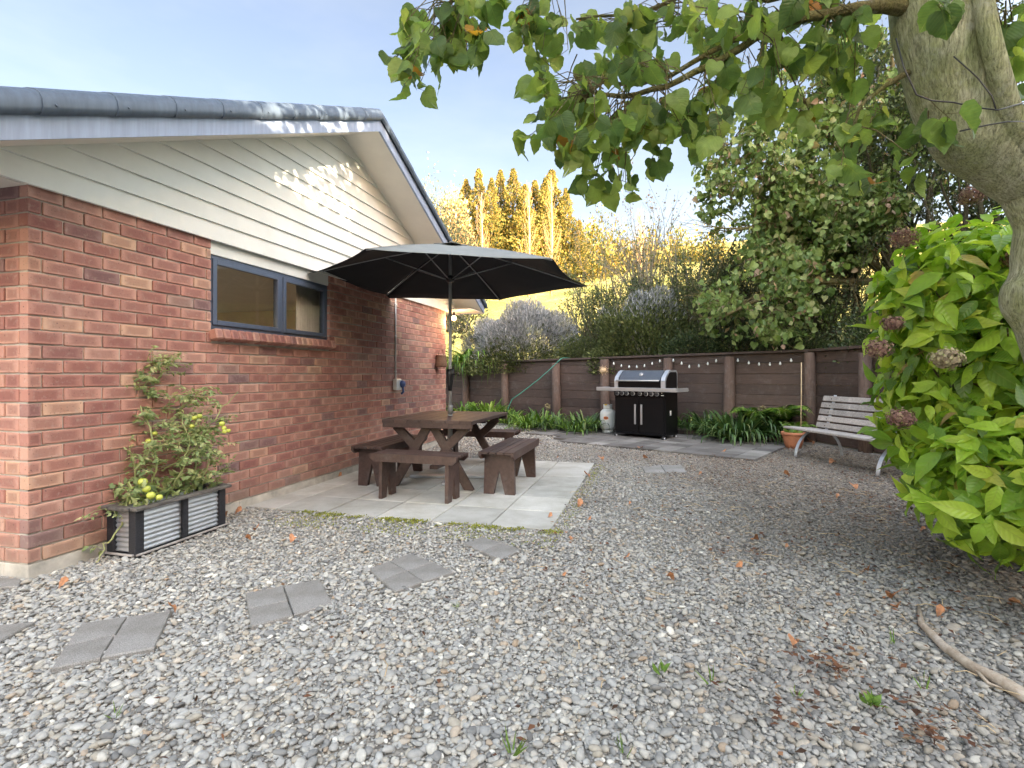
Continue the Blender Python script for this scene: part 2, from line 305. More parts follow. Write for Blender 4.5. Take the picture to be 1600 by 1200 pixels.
M['moss'] = leafmat('moss', [(0, (.18, .21, .03)), (.6, (.34, .37, .06)), (1, (.46, .45, .09))], .9, .2)
M['weed'] = leafmat('weed_leaf', [(0, (.14, .26, .05)), (1, (.26, .42, .09))], .5, .35)
def bulbmat():
    m = bpy.data.materials.new('lit_bulb'); t = NT(m); e = t.new('ShaderNodeEmission'); e.inputs[0].default_value = (1, .52, .18, 1); e.inputs[1].default_value = 3.5
    t.l.new(e.outputs[0], t.n['Material Output'].inputs[0]); return m
M['lit'] = bulbmat()
M['clearbulb'] = pmat('frosted_bulb', (.62, .66, .66), .12, 0, var=.05, spec=.8)
def grassmat():
    m = bpy.data.materials.new('hill_grass'); t = NT(m); co = t.obj()
    n = t.noise(.25, 6, .7, co); c = t.ramp(n, [(.3, (.17, .21, .06)), (.5, (.33, .31, .11)), (.7, (.46, .39, .19))])
    n2 = t.noise(3.5, 5, .8, co); c = t.mix(1.0, c, t.ramp(n2, [(.35, (.45, .48, .40)), (.6, (1.1, 1.1, 1.1))]), 'MULTIPLY')
    n3 = t.noise(.9, 5, .75, co); c = t.mix(t.ramp(n3, [(.52, (0, 0, 0)), (.64, (.7, .7, .7))]).outputs[0], c, (.13, .15, .05))
    t.put(t.b, 'Base Color', c); t.b.inputs['Roughness'].default_value = .95; t.b.inputs['Specular IOR Level'].default_value = .1
    t.put(t.b, 'Normal', t.bump(n2, .6, .3)); return m
M['grass'] = grassmat()

# ------------------------------------------------------------------ mesh helpers
def set_tags(o, label=None, cat=None, group=None, kind=None):
    if label: o['label'] = label
    if cat: o['category'] = cat
    if group: o['group'] = group
    if kind: o['kind'] = kind
    return o
def empty(name, label, cat, loc=(0, 0, 0), rz=0, group=None):
    o = bpy.data.objects.new(name, None); COL.objects.link(o); o.empty_display_size = .1
    o.location = loc; o.rotation_euler = (0, 0, rz); return set_tags(o, label, cat, group)
class MB:
    def __init__(s): s.v = []; s.f = []; s.sm = []; s.uv = []; s.k = 0; s.has_uv = False
    def add(s, v, f, smooth=False, uv=None):
        v = np.asarray(v, float); s.v.append(v); k = s.k
        for q in f: s.f.append([i + k for i in q]); s.sm.append(smooth)
        if uv is not None: s.has_uv = True; s.uv += [[uv[i] for i in q] for q in f]
        else: s.uv += [[(0, 0)] * len(q) for q in f]
        s.k += len(v); return s
    def box(s, c, size, rot=None, ch=.003, uvax=None):
        hx, hy, hz = [max(a / 2, 1e-4) for a in size]; ch = min(ch, hx * .45, hy * .45, hz * .45)
        vs = []; idx = {}
        for sx in (-1, 1):
            for sy in (-1, 1):
                for sz in (-1, 1):
                    for a in range(3):
                        h = [hx - ch, hy - ch, hz - ch]; h[a] += ch
                        idx[(sx, sy, sz, a)] = len(vs); vs.append((sx * h[0], sy * h[1], sz * h[2]))
        fs = []
        for a in range(3):
            for sg in (-1, 1):
                q = []
                for (p, r) in ((-1, -1), (1, -1), (1, 1), (-1, 1)):
                    k = [0, 0, 0]; k[a] = sg; k[(a + 1) % 3] = p; k[(a + 2) % 3] = r; q.append(idx[(*k, a)])
                fs.append(q if sg > 0 else q[::-1])
        for a in range(3):
            b, c_ = (a + 1) % 3, (a + 2) % 3
            for sb in (-1, 1):
                for sc in (-1, 1):
                    k0 = [0, 0, 0]; k0[b] = sb; k0[c_] = sc; k1 = k0[:]; k0[a] = -1; k1[a] = 1
                    q = [idx[(*k0, b)], idx[(*k1, b)], idx[(*k1, c_)], idx[(*k0, c_)]]
                    fs.append(q if sb * sc < 0 else q[::-1])
        for sx in (-1, 1):
            for sy in (-1, 1):
                for sz in (-1, 1):
                    q = [idx[(sx, sy, sz, 0)], idx[(sx, sy, sz, 1)], idx[(sx, sy, sz, 2)]]
                    fs.append(q if sx * sy * sz > 0 else q[::-1])
        V = np.array(vs); uv = None
        if uvax: uv = [(v[uvax[0]] / (2 * (hx, hy, hz)[uvax[0]]) + .5, v[uvax[1]] / (2 * (hx, hy, hz)[uvax[1]]) + .5) for v in vs]
        if rot is not None: V = V @ np.array(rot.to_3x3()).T
        return s.add(V + np.array(c), fs, uv=uv)
    def bar(s, a, b, wd, th, up=(0, 0, 1), ch=.003):       # board from a to b; wd along 'up', th sideways
        a = Vector(a); b = Vector(b); x = (b - a); L = x.length; x.normalize(); u = Vector(up); u = (u - x * u.dot(x)).normalized(); y = u.cross(x)
        return s.box((a + b) / 2, (L, th, wd), Matrix((x, y, u)).transposed(), ch)
    def tube(s, pts, rad, seg=10, caps=True, uvs=False, sq=1):
        pts = [Vector(p) for p in pts]; n = len(pts)
        if not hasattr(rad, '__len__'): rad = [rad] * n
        vs = []; prev = None
        for i, p in enumerate(pts):
            t = (pts[min(i + 1, n - 1)] - pts[max(i - 1, 0)]).normalized()
            if prev is None: prev = Vector((0, 0, 1)) if abs(t.z) < .9 else Vector((1, 0, 0))
            u = (prev - t * prev.dot(t)).normalized(); prev = u; v = t.cross(u)
            for k in range(seg):
                a = 2 * math.pi * k / seg; vs.append(p + (u * math.cos(a) + v * math.sin(a) * sq) * rad[i])
        fs = [[i * seg + k, i * seg + (k + 1) % seg, (i + 1) * seg + (k + 1) % seg, (i + 1) * seg + k] for i in range(n - 1) for k in range(seg)]
        if caps: fs += [list(range(seg))[::-1], [(n - 1) * seg + k for k in range(seg)]]
        return s.add([tuple(v) for v in vs], fs, True)
    def lathe(s, prof, c=(0, 0, 0), seg=24, rot=None, smooth=True):
        vs = []; n = len(prof)
        for r, z in prof:
            for k in range(seg):
                a = 2 * math.pi * k / seg; vs.append((r * math.cos(a), r * math.sin(a), z))
        V = np.array(vs)
        if rot is not None: V = V @ np.array(rot.to_3x3()).T
        fs = [[i * seg + k, i * seg + (k + 1) % seg, (i + 1) * seg + (k + 1) % seg, (i + 1) * seg + k] for i in range(n - 1) for k in range(seg)]
        if prof[0][0] > 1e-4: fs.append(list(range(seg))[::-1])
        if prof[-1][0] > 1e-4: fs.append([(n - 1) * seg + k for k in range(seg)])
        return s.add(V + np.array(c), fs, smooth)
    def prism(s, outl, depth, Mx, caps=True):               # outline in local xy, extruded along local z (0..depth)
        n = len(outl); vs = [Mx @ Vector((x, y, 0)) for x, y in outl] + [Mx @ Vector((x, y, depth)) for x, y in outl]
        fs = [[k, (k + 1) % n, n + (k + 1) % n, n + k] for k in range(n)]
        if caps: fs += [list(range(n))[::-1], list(range(n, 2 * n))]
        return s.add([tuple(v) for v in vs], fs)
    def build(s, name, mat, parent=None, matrix=None, **tags):
        me = bpy.data.meshes.new(name); V = np.concatenate(s.v) if s.v else np.zeros((0, 3))
        me.from_pydata(V.tolist(), [], s.f); me.materials.append(mat)
        me.polygons.foreach_set('use_smooth', s.sm)
        if s.has_uv:
            l = me.uv_layers.new(name='UVMap'); flat = np.array([c for q in s.uv for c in q], np.float32).ravel(); l.data.foreach_set('uv', flat)
        me.update()
        return link(name, me, parent, matrix, **tags)
def link(name, me, parent=None, matrix=None, **tags):
    o = bpy.data.objects.new(name, me); COL.objects.link(o)
    if matrix is not None: o.matrix_world = matrix
    if parent: o.parent = parent
    return set_tags(o, **tags)
def fast_mesh(name, V, loops, sizes, mat, smooth=False, uv=None):
    me = bpy.data.meshes.new(name); V = np.asarray(V, np.float32); loops = np.asarray(loops, np.int32); sizes = np.asarray(sizes, np.int32)
    me.vertices.add(len(V)); me.vertices.foreach_set('co', V.ravel())
    me.loops.add(len(loops)); me.loops.foreach_set('vertex_index', loops)
    me.polygons.add(len(sizes)); st = np.concatenate([[0], np.cumsum(sizes)[:-1]]).astype(np.int32)
    me.polygons.foreach_set('loop_start', st); me.polygons.foreach_set('loop_total', sizes)
    me.polygons.foreach_set('use_smooth', np.full(len(sizes), smooth))
    if uv is not None:
        l = me.uv_layers.new(name='UVMap'); l.data.foreach_set('uv', np.asarray(uv, np.float32).ravel())
    me.update(calc_edges=True); me.materials.append(mat); return me
class Tpl:                                                   # a small template copied many times into one mesh
    def __init__(s, v, f, uv=None):
        s.v = np.array(v, float); s.loops = np.concatenate([np.array(q) for q in f]); s.sizes = np.array([len(q) for q in f])
        s.uv = None if uv is None else np.array([uv[i] for i in s.loops], float)
def scatter(tpls, which, Ms, Ts):                            # Ms (n,3,3) incl. scale, Ts (n,3)
    Vs, Ls, Ss, Us = [], [], [], []; off = 0
    for i, tp in enumerate(tpls):
        idx = np.where(which == i)[0]
        if not len(idx): continue
        V = np.einsum('nij,kj->nki', Ms[idx], tp.v) + Ts[idx][:, None, :]
        n, k = len(idx), len(tp.v)
        L = tp.loops[None, :] + (np.arange(n) * k)[:, None] + off
        Vs.append(V.reshape(-1, 3)); Ls.append(L.ravel()); Ss.append(np.tile(tp.sizes, n)); off += n * k
        Us.append(np.tile(tp.uv if tp.uv is not None else np.zeros((len(tp.loops), 2)), (n, 1)))
    return np.concatenate(Vs), np.concatenate(Ls), np.concatenate(Ss), (np.concatenate(Us) if Us else None)
def nrm(a): return a / (np.linalg.norm(a, axis=-1, keepdims=True) + 1e-9)
def frames(axis, up, size):                                  # local +Y -> axis, +Z ~ up; size (n,) or (n,3)
    y = nrm(axis); x = nrm(np.cross(y, up)); z = np.cross(x, y); size = np.asarray(size, float)
    if size.ndim == 1: size = np.stack([size] * 3, 1)
    return np.stack([x * size[:, :1], y * size[:, 1:2], z * size[:, 2:]], 2)
def rdir(n): return nrm(rng.normal(size=(n, 3)))
def foliage(name, P, axis, up, size, tpls, mat, parent=None, smooth=True, **tags):
    P = np.asarray(P, float); n = len(P); wch = rng.integers(0, len(tpls), n)
    V, L, S, U = scatter(tpls, wch, frames(np.asarray(axis, float), np.asarray(up, float), size), P)
    return link(name, fast_mesh(name, V, L, S, mat, smooth, U), parent, **tags)

def leaf_tpl(prof, fold=.12, droop=.15, curl=0.0, wav=0.0):  # prof: list of (y, halfwidth); 2 strips each side of midrib
    v, f, uv = [], [], []; n = len(prof)
    for i, (y, wd) in enumerate(prof):
        z = -droop * y * y; wz = wav * math.sin(i * 2.3)
        for sx in (-1, 0, 1):
            v.append((sx * wd, y, z + abs(sx) * wd * fold - abs(sx) * curl * wd + sx * wz)); uv.append((.5 + sx * wd, y))
    for i in range(n - 1):
        a, b = i * 3, i * 3 + 3
        f += [[a, a + 1, b + 1, b], [a + 1, a + 2, b + 2, b + 1]]
    return Tpl(v, f, uv)
T_OV = [leaf_tpl([(0, .02), (.08, .09), (.22, .20), (.42, .265), (.6, .24), (.76, .155), (.88, .075), (.95, .025), (1.03, .004)], fo, dr, 0, wv) for fo, dr, wv in ((.35, .25, .02), (.15, .45, -.03), (.5, .1, .03), (.25, .6, .0))]
def lobed(fold, droop, wv):
    # heart-shaped, coarsely toothed leaf
    pts = [(.0, 0), (.18, -.09), (.36, -.06), (.46, .06), (.50, .18), (.53, .30), (.49, .42), (.47, .54), (.37, .63), (.31, .75), (.20, .82), (.10, .93), (0, 1.04)]
    v = [(0, 0, 0), (0, .3, 0), (0, .65, 0)]; uv = [(.5, 0), (.5, .3), (.5, .65)]; f = []
    for sg in (-1, 1):
        b = len(v)
        for i, (x, y) in enumerate(pts):
            v.append((sg * x, y, fold * x - droop * max(y, 0) ** 2 + wv * math.sin(i * 2.1 + sg))); uv.append((.5 + sg * x, y))
        for i in range(len(pts) - 1):
            c = 0 if i < 2 else (1 if i < 7 else 2)
            t = [c, b + i, b + i + 1]; f.append(t if sg > 0 else t[::-1])
        for a, c, i in ((0, 1, 2), (1, 2, 7)):
            t = [a, b + i, c]; f.append(t if sg > 0 else t[::-1])
    return Tpl(v, f, uv)
T_LOB = [lobed(.25, .3, .03), lobed(.5, .15, .04), lobed(-.15, .45, .03), lobed(.7, .5, .05)]
T_SM = [Tpl([(0, 0, 0), (.28, .4, .06), (0, 1, -.1), (-.28, .4, .06)], [[0, 1, 2, 3]]), Tpl([(0, 0, 0), (.32, .55, -.05), (0, 1, .1), (-.26, .45, .08)], [[0, 1, 2], [0, 2, 3]])]
T_NARROW = [Tpl([(0, 0, 0), (.10, .4, .03), (0, 1, -.12), (-.10, .4, .03)], [[0, 1, 2, 3]])]
T_SPRIG = [Tpl([(0, 0, 0), (.035, .05, .02), (0, 1, 0), (-.035, .1, -.02), (.1, .75, .1), (.02, .4, 0), (-.12, .8, .05), (-.02, .5, 0)], [[0, 1, 2, 3], [1, 5, 4], [3, 7, 6]])]
def strap(arch, wd, n=7, out=.55):
    v, f = [], []
    for i in range(n):
        t = i / (n - 1); y = out * math.sin(min(t * arch, 1.5)) / max(.3, math.sin(min(arch, 1.5))); 
        z = t - (arch * .55) * t * t * t * 1.1; wv = wd * (1 - t ** 3) * (.7 + .6 * t * (1 - t) * 2)
        v += [(-wv, y, z), (0, y + .006, z - wv * .35), (wv, y, z)]
    for i in range(n - 1):
        a, b = 3 * i, 3 * i + 3; f += [[a, a + 1, b + 1, b], [a + 1, a + 2, b + 2, b + 1]]
    return Tpl(v, f)
T_STRAP = [strap(1.0, .035), strap(1.3, .032, out=.7), strap(.6, .033, out=.35), strap(1.5, .036, out=.85)]
def ico(sub):
    bm = bmesh.new(); bmesh.ops.create_icosphere(bm, subdivisions=sub, radius=1); v = np.array([x.co for x in bm.verts]); f = [[q.index for q in p.verts] for p in bm.faces]; bm.free(); return v, f
def pebble_tpls(sub, n, amp):
    v, f = ico(sub); out = []
    for k in range(n):
        d = rdir(5); w_ = rng.uniform(-amp, amp, 5); s = 1 + .07 * np.sign(np.sin(v @ rdir(3).T * 4)).sum(1)[:, None] * .5 + sum(w_[i] * np.clip(v @ d[i], 0, 1)[:, None] ** 2 for i in range(5))
        out.append(Tpl(v * s, f))
    return out

def grow(p, d, L, r, depth, segs, kids, spread, up=.1, taper=.6, wob=.12, acc=None, tips=None, lenf=.72, minr=.0015):
    """branching skeleton: acc gets (points, radii), tips gets (point, direction)"""
    pts = [p.copy()]; rad = [r]; d = d.normalized(); cur = p.copy(); step = L / segs
    for i in range(segs):
        d = (d + Vector(np.random.default_rng(random.getrandbits(30)).normal(size=3)) * wob + Vector((0, 0, up * .3))).normalized()
        cur = cur + d * step; pts.append(cur.copy()); rad.append(max(minr, r * (1 - (1 - taper) * (i + 1) / segs)))
    acc.append((pts, rad, depth))
    if depth == 0:
        for q in range(1, len(pts)): tips.append((pts[q], d))
        return
    for k in range(kids):
        i = random.randint(max(1, segs // 3), segs); q = pts[i]
        ax = Vector(np.random.default_rng(random.getrandbits(30)).normal(size=3)); ax = (ax - d * ax.dot(d)).normalized()
        nd = (d * math.cos(spread) + ax * math.sin(spread) + Vector((0, 0, up))).normalized()
        grow(q, nd, L * lenf * random.uniform(.75, 1.15), rad[i] * .68, depth - 1, max(3, segs - 1), kids, spread, up, taper, wob, acc, tips, lenf, minr)
def branches(mb, acc, seg=(8, 6, 4, 3, 3)):
    D = max(a[2] for a in acc)
    for pts, rad, dep in acc: mb.tube(pts, rad, seg[min(D - dep, 4)], caps=False)

def adopt(o, parent):                        # parent an object whose mesh was built in world coordinates
    o.parent = parent
    o.matrix_parent_inverse = (Matrix.Translation(parent.location) @ parent.rotation_euler.to_matrix().to_4x4()).inverted()
    return o

# ================================================================== SETTING
# yard ground: one sheet to the horizon
g = MB()
def ground_grid():
    xs = np.concatenate([[-900, -300, -100, -40], np.linspace(-20, 20, 41), [40, 100, 300, 900]]); ys = np.concatenate([[-900, -300, -100, -40], np.linspace(-20, 26, 47), [60, 150, 400, 1500]])
    V = [(x, y, 0.0) for y in ys for x in xs]; n = len(xs)
    return V, [[j * n + i, j * n + i + 1, (j + 1) * n + i + 1, (j + 1) * n + i] for j in range(len(ys) - 1) for i in range(n - 1)]
V, Fc = ground_grid(); g.add(V, Fc); set_tags(g.build('ground', M['grit']), kind='structure')

# bank and hill above the retaining wall
def hill_h(v, az):
    base = 1.45 + .02 * v
    k = max(0, v - 16); h = base + (.30 + .07 * math.sin(az * 2 + 1)) * k - .0011 * k * k * .9
    if k > 130: h = base + (.30 + .07 * math.sin(az * 2 + 1)) * 130 - .0011 * 130 * 130 * .9
    return h
def hillside():
    B = []
    for u in np.linspace(-16, 2.68, 24): B.append((wp(u, .10, 0), WN.copy(), u))
    n0 = len(B)
    for k, y in enumerate(np.linspace(WC.y - .4, -6, 14)):
        x = WC.x + .10 + (WC.y - y) * .045; a = (k + 1) / 14
        d = Vector((WN.x * (1 - a) + a * .98, WN.y * (1 - a) + a * -.1, 0)).normalized(); B.append((Vector((x, y, 0)), d, 3 + k))
    for i, b in enumerate(B[:n0]):
        a = 1 - i / (n0 - 1); d = (WN * (1 - a * .75) + Vector((-.15, 1, 0)) * a * .75).normalized(); B[i] = (b[0], d, b[2])
    vs_ = np.concatenate([[0, .3, .8, 1.5, 3, 5, 8, 12, 16, 20], np.arange(25, 160, 6), [200, 300]])
    V = []
    for i, (p, d, u) in enumerate(B):
        for v in vs_:
            q = p + d * v; V.append((q.x, q.y, hill_h(v, math.atan2(d.x, d.y)) + (.35 * math.sin(q.x * .23 + 1) * math.sin(q.y * .19) if v > 18 else 0) - (.0 if v > 0 else .25)))
    m = len(vs_); fs = [[i * m + j, (i + 1) * m + j, (i + 1) * m + j + 1, i * m + j + 1] for i in range(len(B) - 1) for j in range(m - 1)]
    b = MB(); b.add(V, fs, True); return b
set_tags(hillside().build('hillside', M['grass']), kind='structure')

# patio of pale slabs (laid square to the house)
PO = Vector((.2972, 4.0413, 0)); PA, PB = .4965, .5241
def patio():
    b = MB()
    for i in range(6):
        for j in range(6):
            x0, x1 = -(i + 1) * PA, -i * PA; y0, y1 = j * PB, (j + 1) * PB
            if i == 5: x0 = max(x0, -2.86)
            c = PO + N2 * ((x0 + x1) / 2) + T2 * ((y0 + y1) / 2); z = .012 + rng.uniform(-.002, .002)
            b.box((c.x, c.y, z - .02), (x1 - x0 - .013, y1 - y0 - .013, .05), Matrix.Rotation(-TH + rng.normal() * .002, 3, 'Z'), .004)
    return b
set_tags(patio().build('patio', M['patio']), kind='structure')
# grey paver area before the bank
BA = math.atan2(-.636, .772)
PV0 = Vector((3.35, 7.26, 0))                # near right corner
def pavers():
    b = MB(); a = .30
    for i in range(15):
        for j in range(8):
            off = .15 if j % 2 else 0
            x = -(i + .5) * a + (0); y = (j + .5) * a
            if i >= 12 - (j % 3 == 0) and j < 2: continue
            c = PV0 + TILT * x + WN * y
            b.box((c.x, c.y, .006 + rng.uniform(-.004, .004)), (a - .008, a - .008, .06), Matrix.Rotation(BA + rng.normal() * .004, 3, 'Z'), .004)
    return b
set_tags(pavers().build('paving', M['pave']), kind='structure')

# stepping slabs: every slab is its own thing
SLABS = []
def slab(quad_px, label):
    q = [gr(x, y, .025) for x, y in quad_px]; c = sum(q, Vector()) / 4
    b = MB(); n = 4; k = .965
    q = [c + (p - c) * .98 for p in q]
    top = [c + (p - c) * k for p in q]
    V = [(p.x - c.x, p.y - c.y, .024) for p in top] + [(p.x - c.x, p.y - c.y, .018) for p in q] + [(p.x - c.x, p.y - c.y, -.03) for p in q]
    area = sum((q[i].x * q[(i + 1) % 4].y - q[(i + 1) % 4].x * q[i].y) for i in range(4))
    fs = [[0, 1, 2, 3]] + [[4 + i, 4 + (i + 1) % 4, (i + 1) % 4, i] for i in range(4)] + [[8 + i, 8 + (i + 1) % 4, 4 + (i + 1) % 4, 4 + i] for i in range(4)]
    if area < 0: fs = [f[::-1] for f in fs]
    b.add(V, fs); o = b.build('stepping_slab', M['step']); o.location = (c.x, c.y, 0)
    set_tags(o, label, 'paving slab', 'stepping slabs set in the gravel'); SLABS.append([(p.x, p.y) for p in q])
def lerp2(a, b, t): return (a[0] + (b[0] - a[0]) * t, a[1] + (b[1] - a[1]) * t)
slab([(0 - 90, 985), (56, 970), (-4, 1003), (-150, 1022)], 'grey slab cut off by the left edge of the view, in gravel before the house corner')
slab([(-70, 898), (36, 904), (30, 915), (-90, 922)], 'grey slab tucked against the front wall foot at the house corner')
B = [(126.6, 973.3), (199, 962), (268.3, 953), (241.3, 1012), (157, 1027), (79.3, 1044)]
ml, mr = (101, 1009), (180, 991)
slab([B[0], B[1], mr, ml], 'small pale half slab at the back of the stepping pad below the planter')
slab([ml, mr, B[4], B[5]], 'small darker half slab at the front of the stepping pad below the planter')
slab([B[1], B[2], B[3], B[4]], 'large rough grey slab on the right of the stepping pad below the planter')
C_ = [(383.7, 926), (443, 914.5), (499.5, 903), (519.7, 941), (459, 960), (391.5, 978.4)]
slab([C_[0], C_[1], (450, 938), (387.5, 951)], 'small pale back slab of the middle stepping pad with one rough slab beside it')
slab([(387.5, 951), (450, 938), C_[4], C_[5]], 'small pale front slab of the middle stepping pad with one rough slab beside it')
slab([C_[1], C_[2], C_[3], C_[4]], 'square rough grey slab on the right of the middle stepping pad')
D_ = [(576, 888), (641, 864), (711, 893), (617, 924)]
m01, m12, m23, m30 = (608, 876), (676, 878), (662, 908), (596, 906); mc = (636, 892)
slab([D_[0], m01, mc, m30], 'left slab of the four slab stepping pad before the patio')
slab([m01, D_[1], m12, mc], 'back slab of the four slab stepping pad before the patio')
slab([mc, m12, D_[2], m23], 'right slab of the four slab stepping pad before the patio')
slab([m30, mc, m23, D_[3]], 'front slab of the four slab stepping pad before the patio')
slab([(722, 848), (757, 838), (786, 848), (751, 861)], 'back slab of the half buried pair beside the near patio edge')
slab([(751, 861), (786, 848), (815, 858), (782, 874)], 'front slab of the half buried pair beside the near patio edge')
slab([(1003, 730), (1032, 726), (1040, 738), (1008, 738)], 'left slab of the sunken pair in front of the grey paving')
slab([(1032, 726), (1064, 726), (1074, 737), (1040, 738)], 'right slab of the sunken pair in front of the grey paving')

# ------------------------------------------------------------------ gravel stones
def inside(P, poly):
    x, y = P[:, 0], P[:, 1]; r = np.zeros(len(P), bool); n = len(poly)
    for i in range(n):
        x1, y1 = poly[i]; x2, y2 = poly[(i + 1) % n]
        r ^= ((y1 > y) != (y2 > y)) & (x < (x2 - x1) * (y - y1) / (y2 - y1 + 1e-12) + x1)
    return r
def nearpoly(q, k): 
    c = np.mean(q, 0); return [tuple(c + (np.array(p) - c) * k) for p in q]
pq = [PO, PO + T2 * PB * 6, PO + T2 * PB * 6 - N2 * 2.86, PO - N2 * 2.86]
vq = [PV0, PV0 - TILT * 3.6, PV0 - TILT * 3.6 + WN * .6, PV0 - TILT * 4.5 + WN * .6, PV0 - TILT * 4.5 + WN * 2.4, PV0 + WN * 2.4]
EXCL = [[(p.x, p.y) for p in pq], [(p.x, p.y) for p in vq]] + [nearpoly(s, .97) for s in SLABS]
hq = [hp(.0, .0, 0), hp(6.45, .0, 0), hp(6.45, -8, 0), hp(0, -8, 0)]; EXCL.append([(p.x, p.y) for p in hq])
def gravel_pts(y0, y1, sp, extra=2.0):
    nx = int((.98 * y1 + extra) * 2 / sp); ny = int((y1 - y0) / sp)
    X, Y = np.meshgrid(np.arange(nx) * sp - nx * sp / 2, y0 + np.arange(ny) * sp)
    X = X + rng.uniform(-.5, .5, X.shape) * sp; Y = Y + rng.uniform(-.5, .5, X.shape) * sp
    P = np.stack([X.ravel(), Y.ravel()], 1); P = P[np.abs(P[:, 0]) < .98 * P[:, 1] + extra]
    k = np.ones(len(P), bool)
    for q in EXCL: k &= ~inside(P, q)
    rel = (P - np.array([WP.x, WP.y])); k &= rel @ np.array([WN.x, WN.y]) < -.62      # bed edge
    k &= P[:, 0] < 5.35 + (9.5 - P[:, 1]) * .045
    return P[k]
def stones(P, smin, smax, tp, zc=.3, flat=(.34, .62)):
    n = len(P); s = smin * (smax / smin) ** (rng.random(n) ** 1.5) / 2
    a = s * rng.uniform(.95, 1.25, n); b = s * rng.uniform(.65, .95, n); c = s * rng.uniform(flat[0], flat[1], n)
    th = rng.uniform(0, 6.283, n); tl = rng.normal(0, .3, n)
    x = np.stack([np.cos(th), np.sin(th), np.sin(tl)], 1); x = nrm(x); up = nrm(np.stack([rng.normal(0, .22, n), rng.normal(0, .22, n), np.ones(n)], 1))
    y = nrm(np.cross(up, x)); z = np.cross(x, y)
    Ms = np.stack([x * a[:, None], y * b[:, None], z * c[:, None]], 2)
    T = np.stack([P[:, 0], P[:, 1], c * zc + rng.uniform(0, .010, n) * (s / .02)], 1)
    return scatter(tp, rng.integers(0, len(tp), n), Ms, T)
tpA = pebble_tpls(2, 14, .28); tpB = pebble_tpls(1, 10, .25)
sets = [stones(gravel_pts(1.25, 2.5, .0195), .012, .028, tpA, .4), stones(gravel_pts(1.25, 3.4, .034), .022, .042, tpA, .55), stones(gravel_pts(2.5, 5.2, .0215), .014, .030, tpB, .45), stones(gravel_pts(3.4, 5.8, .042), .024, .044, tpB, .6),
        stones(gravel_pts(5.2, 8.5, .030), .020, .042, tpB, .4), stones(gravel_pts(8.5, 13.5, .048), .030, .058, tpB, .35)]
sets.append(stones(gravel_pts(1.25, 3.6, .0165), .007, .015, tpB, .7))
big = gravel_pts(1.4, 5.5, .26); sets.append(stones(big, .040, .062, tpA, .6, (.3, .5)))
Vv, Ll, Ss = [], [], []; off = 0
for V, L, S, _ in sets: Vv.append(V); Ll.append(L + off); Ss.append(S); off += len(V)
link('gravel', fast_mesh('gravel', np.concatenate(Vv), np.concatenate(Ll), np.concatenate(Ss), M['stone'], True), kind='stuff', label='loose grey river gravel covering the yard', cat='gravel')
del Vv, Ll, Ss, sets

# ================================================================== BRICK HOUSE
house = empty('brick_house', 'red brick house with cream weatherboard gable and slate blue roof edge', 'house', tuple(HC))
HR = Matrix((T2, -N2, Vector((0, 0, 1)))).transposed()       # x along wall, y inward
WS0, WS1, WZ0, WZ1 = 1.325, 2.975, 1.59, 2.21                # window opening
ZB = .09; LEN = 6.45
def wallbricks():
    b = MB()
    def brick(s0, s1, z0, z1, face):
        if s1 - s0 < .012: return
        d = .004 * rng.normal() * .35
        if face == 'side': c = hp((s0 + s1) / 2, -.035 + d, (z0 + z1) / 2); b.box(c, (s1 - s0, .07, z1 - z0), HR, .0035, (0, 2))
        else:
            c = hp(.035 - d, -(s0 + s1) / 2, (z0 + z1) / 2); b.box(c, (.07, s1 - s0, z1 - z0), HR, .0035, (1, 2))
    for k in range(26):
        z0 = ZB + .086 * k + .010; z1 = z0 + .076
        if k == 25: z1 = 2.335
        j = .195 if k % 2 else .075                            # first joint
        e = [0.0, j] + [j + .24 * i for i in range(1, 30)]
        for i in range(len(e) - 1):
            s0 = e[i] + (.005 if i else 0); s1 = e[i + 1] - .005
            jt = rng.normal() * .0015
            if s0 > LEN: break
            s1 = min(s1, LEN)
            if k >= 16 and s1 > WS0 and s0 < WS1:
                if s0 < WS0: brick(s0, WS0 - .001, z0, z1, 'side')
                if s1 > WS1: brick(WS1 + .001, s1, z0, z1, 'side')
                continue
            brick(s0, s1, z0 + jt, z1 + jt, 'side')
        j = .07 if k % 2 else .19
        e = [.0711 if not k % 2 else .0711, j] + [j + .24 * i for i in range(1, 25)]
        for i in range(len(e) - 1):
            s0 = e[i] + (.005 if i else 0); s1 = e[i + 1] - .005
            if s1 > 1.32: break
            brick(s0, s1, z0, z1, 'front')
    return b
# corner bricks turn the corner, so the front face starts where they end
adopt(wallbricks().build('brick_wall', M['brick']), house)
mo = MB()
def hbox(b, s0, s1, o0, o1, z0, z1, ch=.002): return b.box(hp((s0 + s1) / 2, (o0 + o1) / 2, (z0 + z1) / 2), (s1 - s0, abs(o1 - o0), z1 - z0), HR, ch)
for a in ((.0066, WS0 - .002, .09, 2.34), (WS1 + .002, LEN, .09, 2.34), (WS0 - .002, WS1 + .002, .09, 1.50)): hbox(mo, a[0], a[1], -.0115, -.11, a[2], a[3], .0001)
hbox(mo, .0112, .11, -.012, -1.3, .0905, 2.338, .0001); hbox(mo, .0068, .11, -7.0, -8, .0905, 2.338, .0001)
hbox(mo, LEN - .1, LEN, -.11, -8, .0905, 2.338, .0001); hbox(mo, .11, 2.4, -7.9, -8, .0905, 2.338, .0001); hbox(mo, 4.8, LEN - .1, -7.9, -8, .0905, 2.338, .0001)
hbox(mo, 2.4, 4.8, -7.9, -8, .0905, .9, .0001); adopt(mo.build('mortar_bed', M['mortar']), house)
ft = MB()
for k in range(16):
    if k * .41 < LEN: hbox(ft, max(k * .41, .004), min(k * .41 + .409, LEN - .004), -.004 + .001 * (k % 3), -.2, -.2, .088, .004)
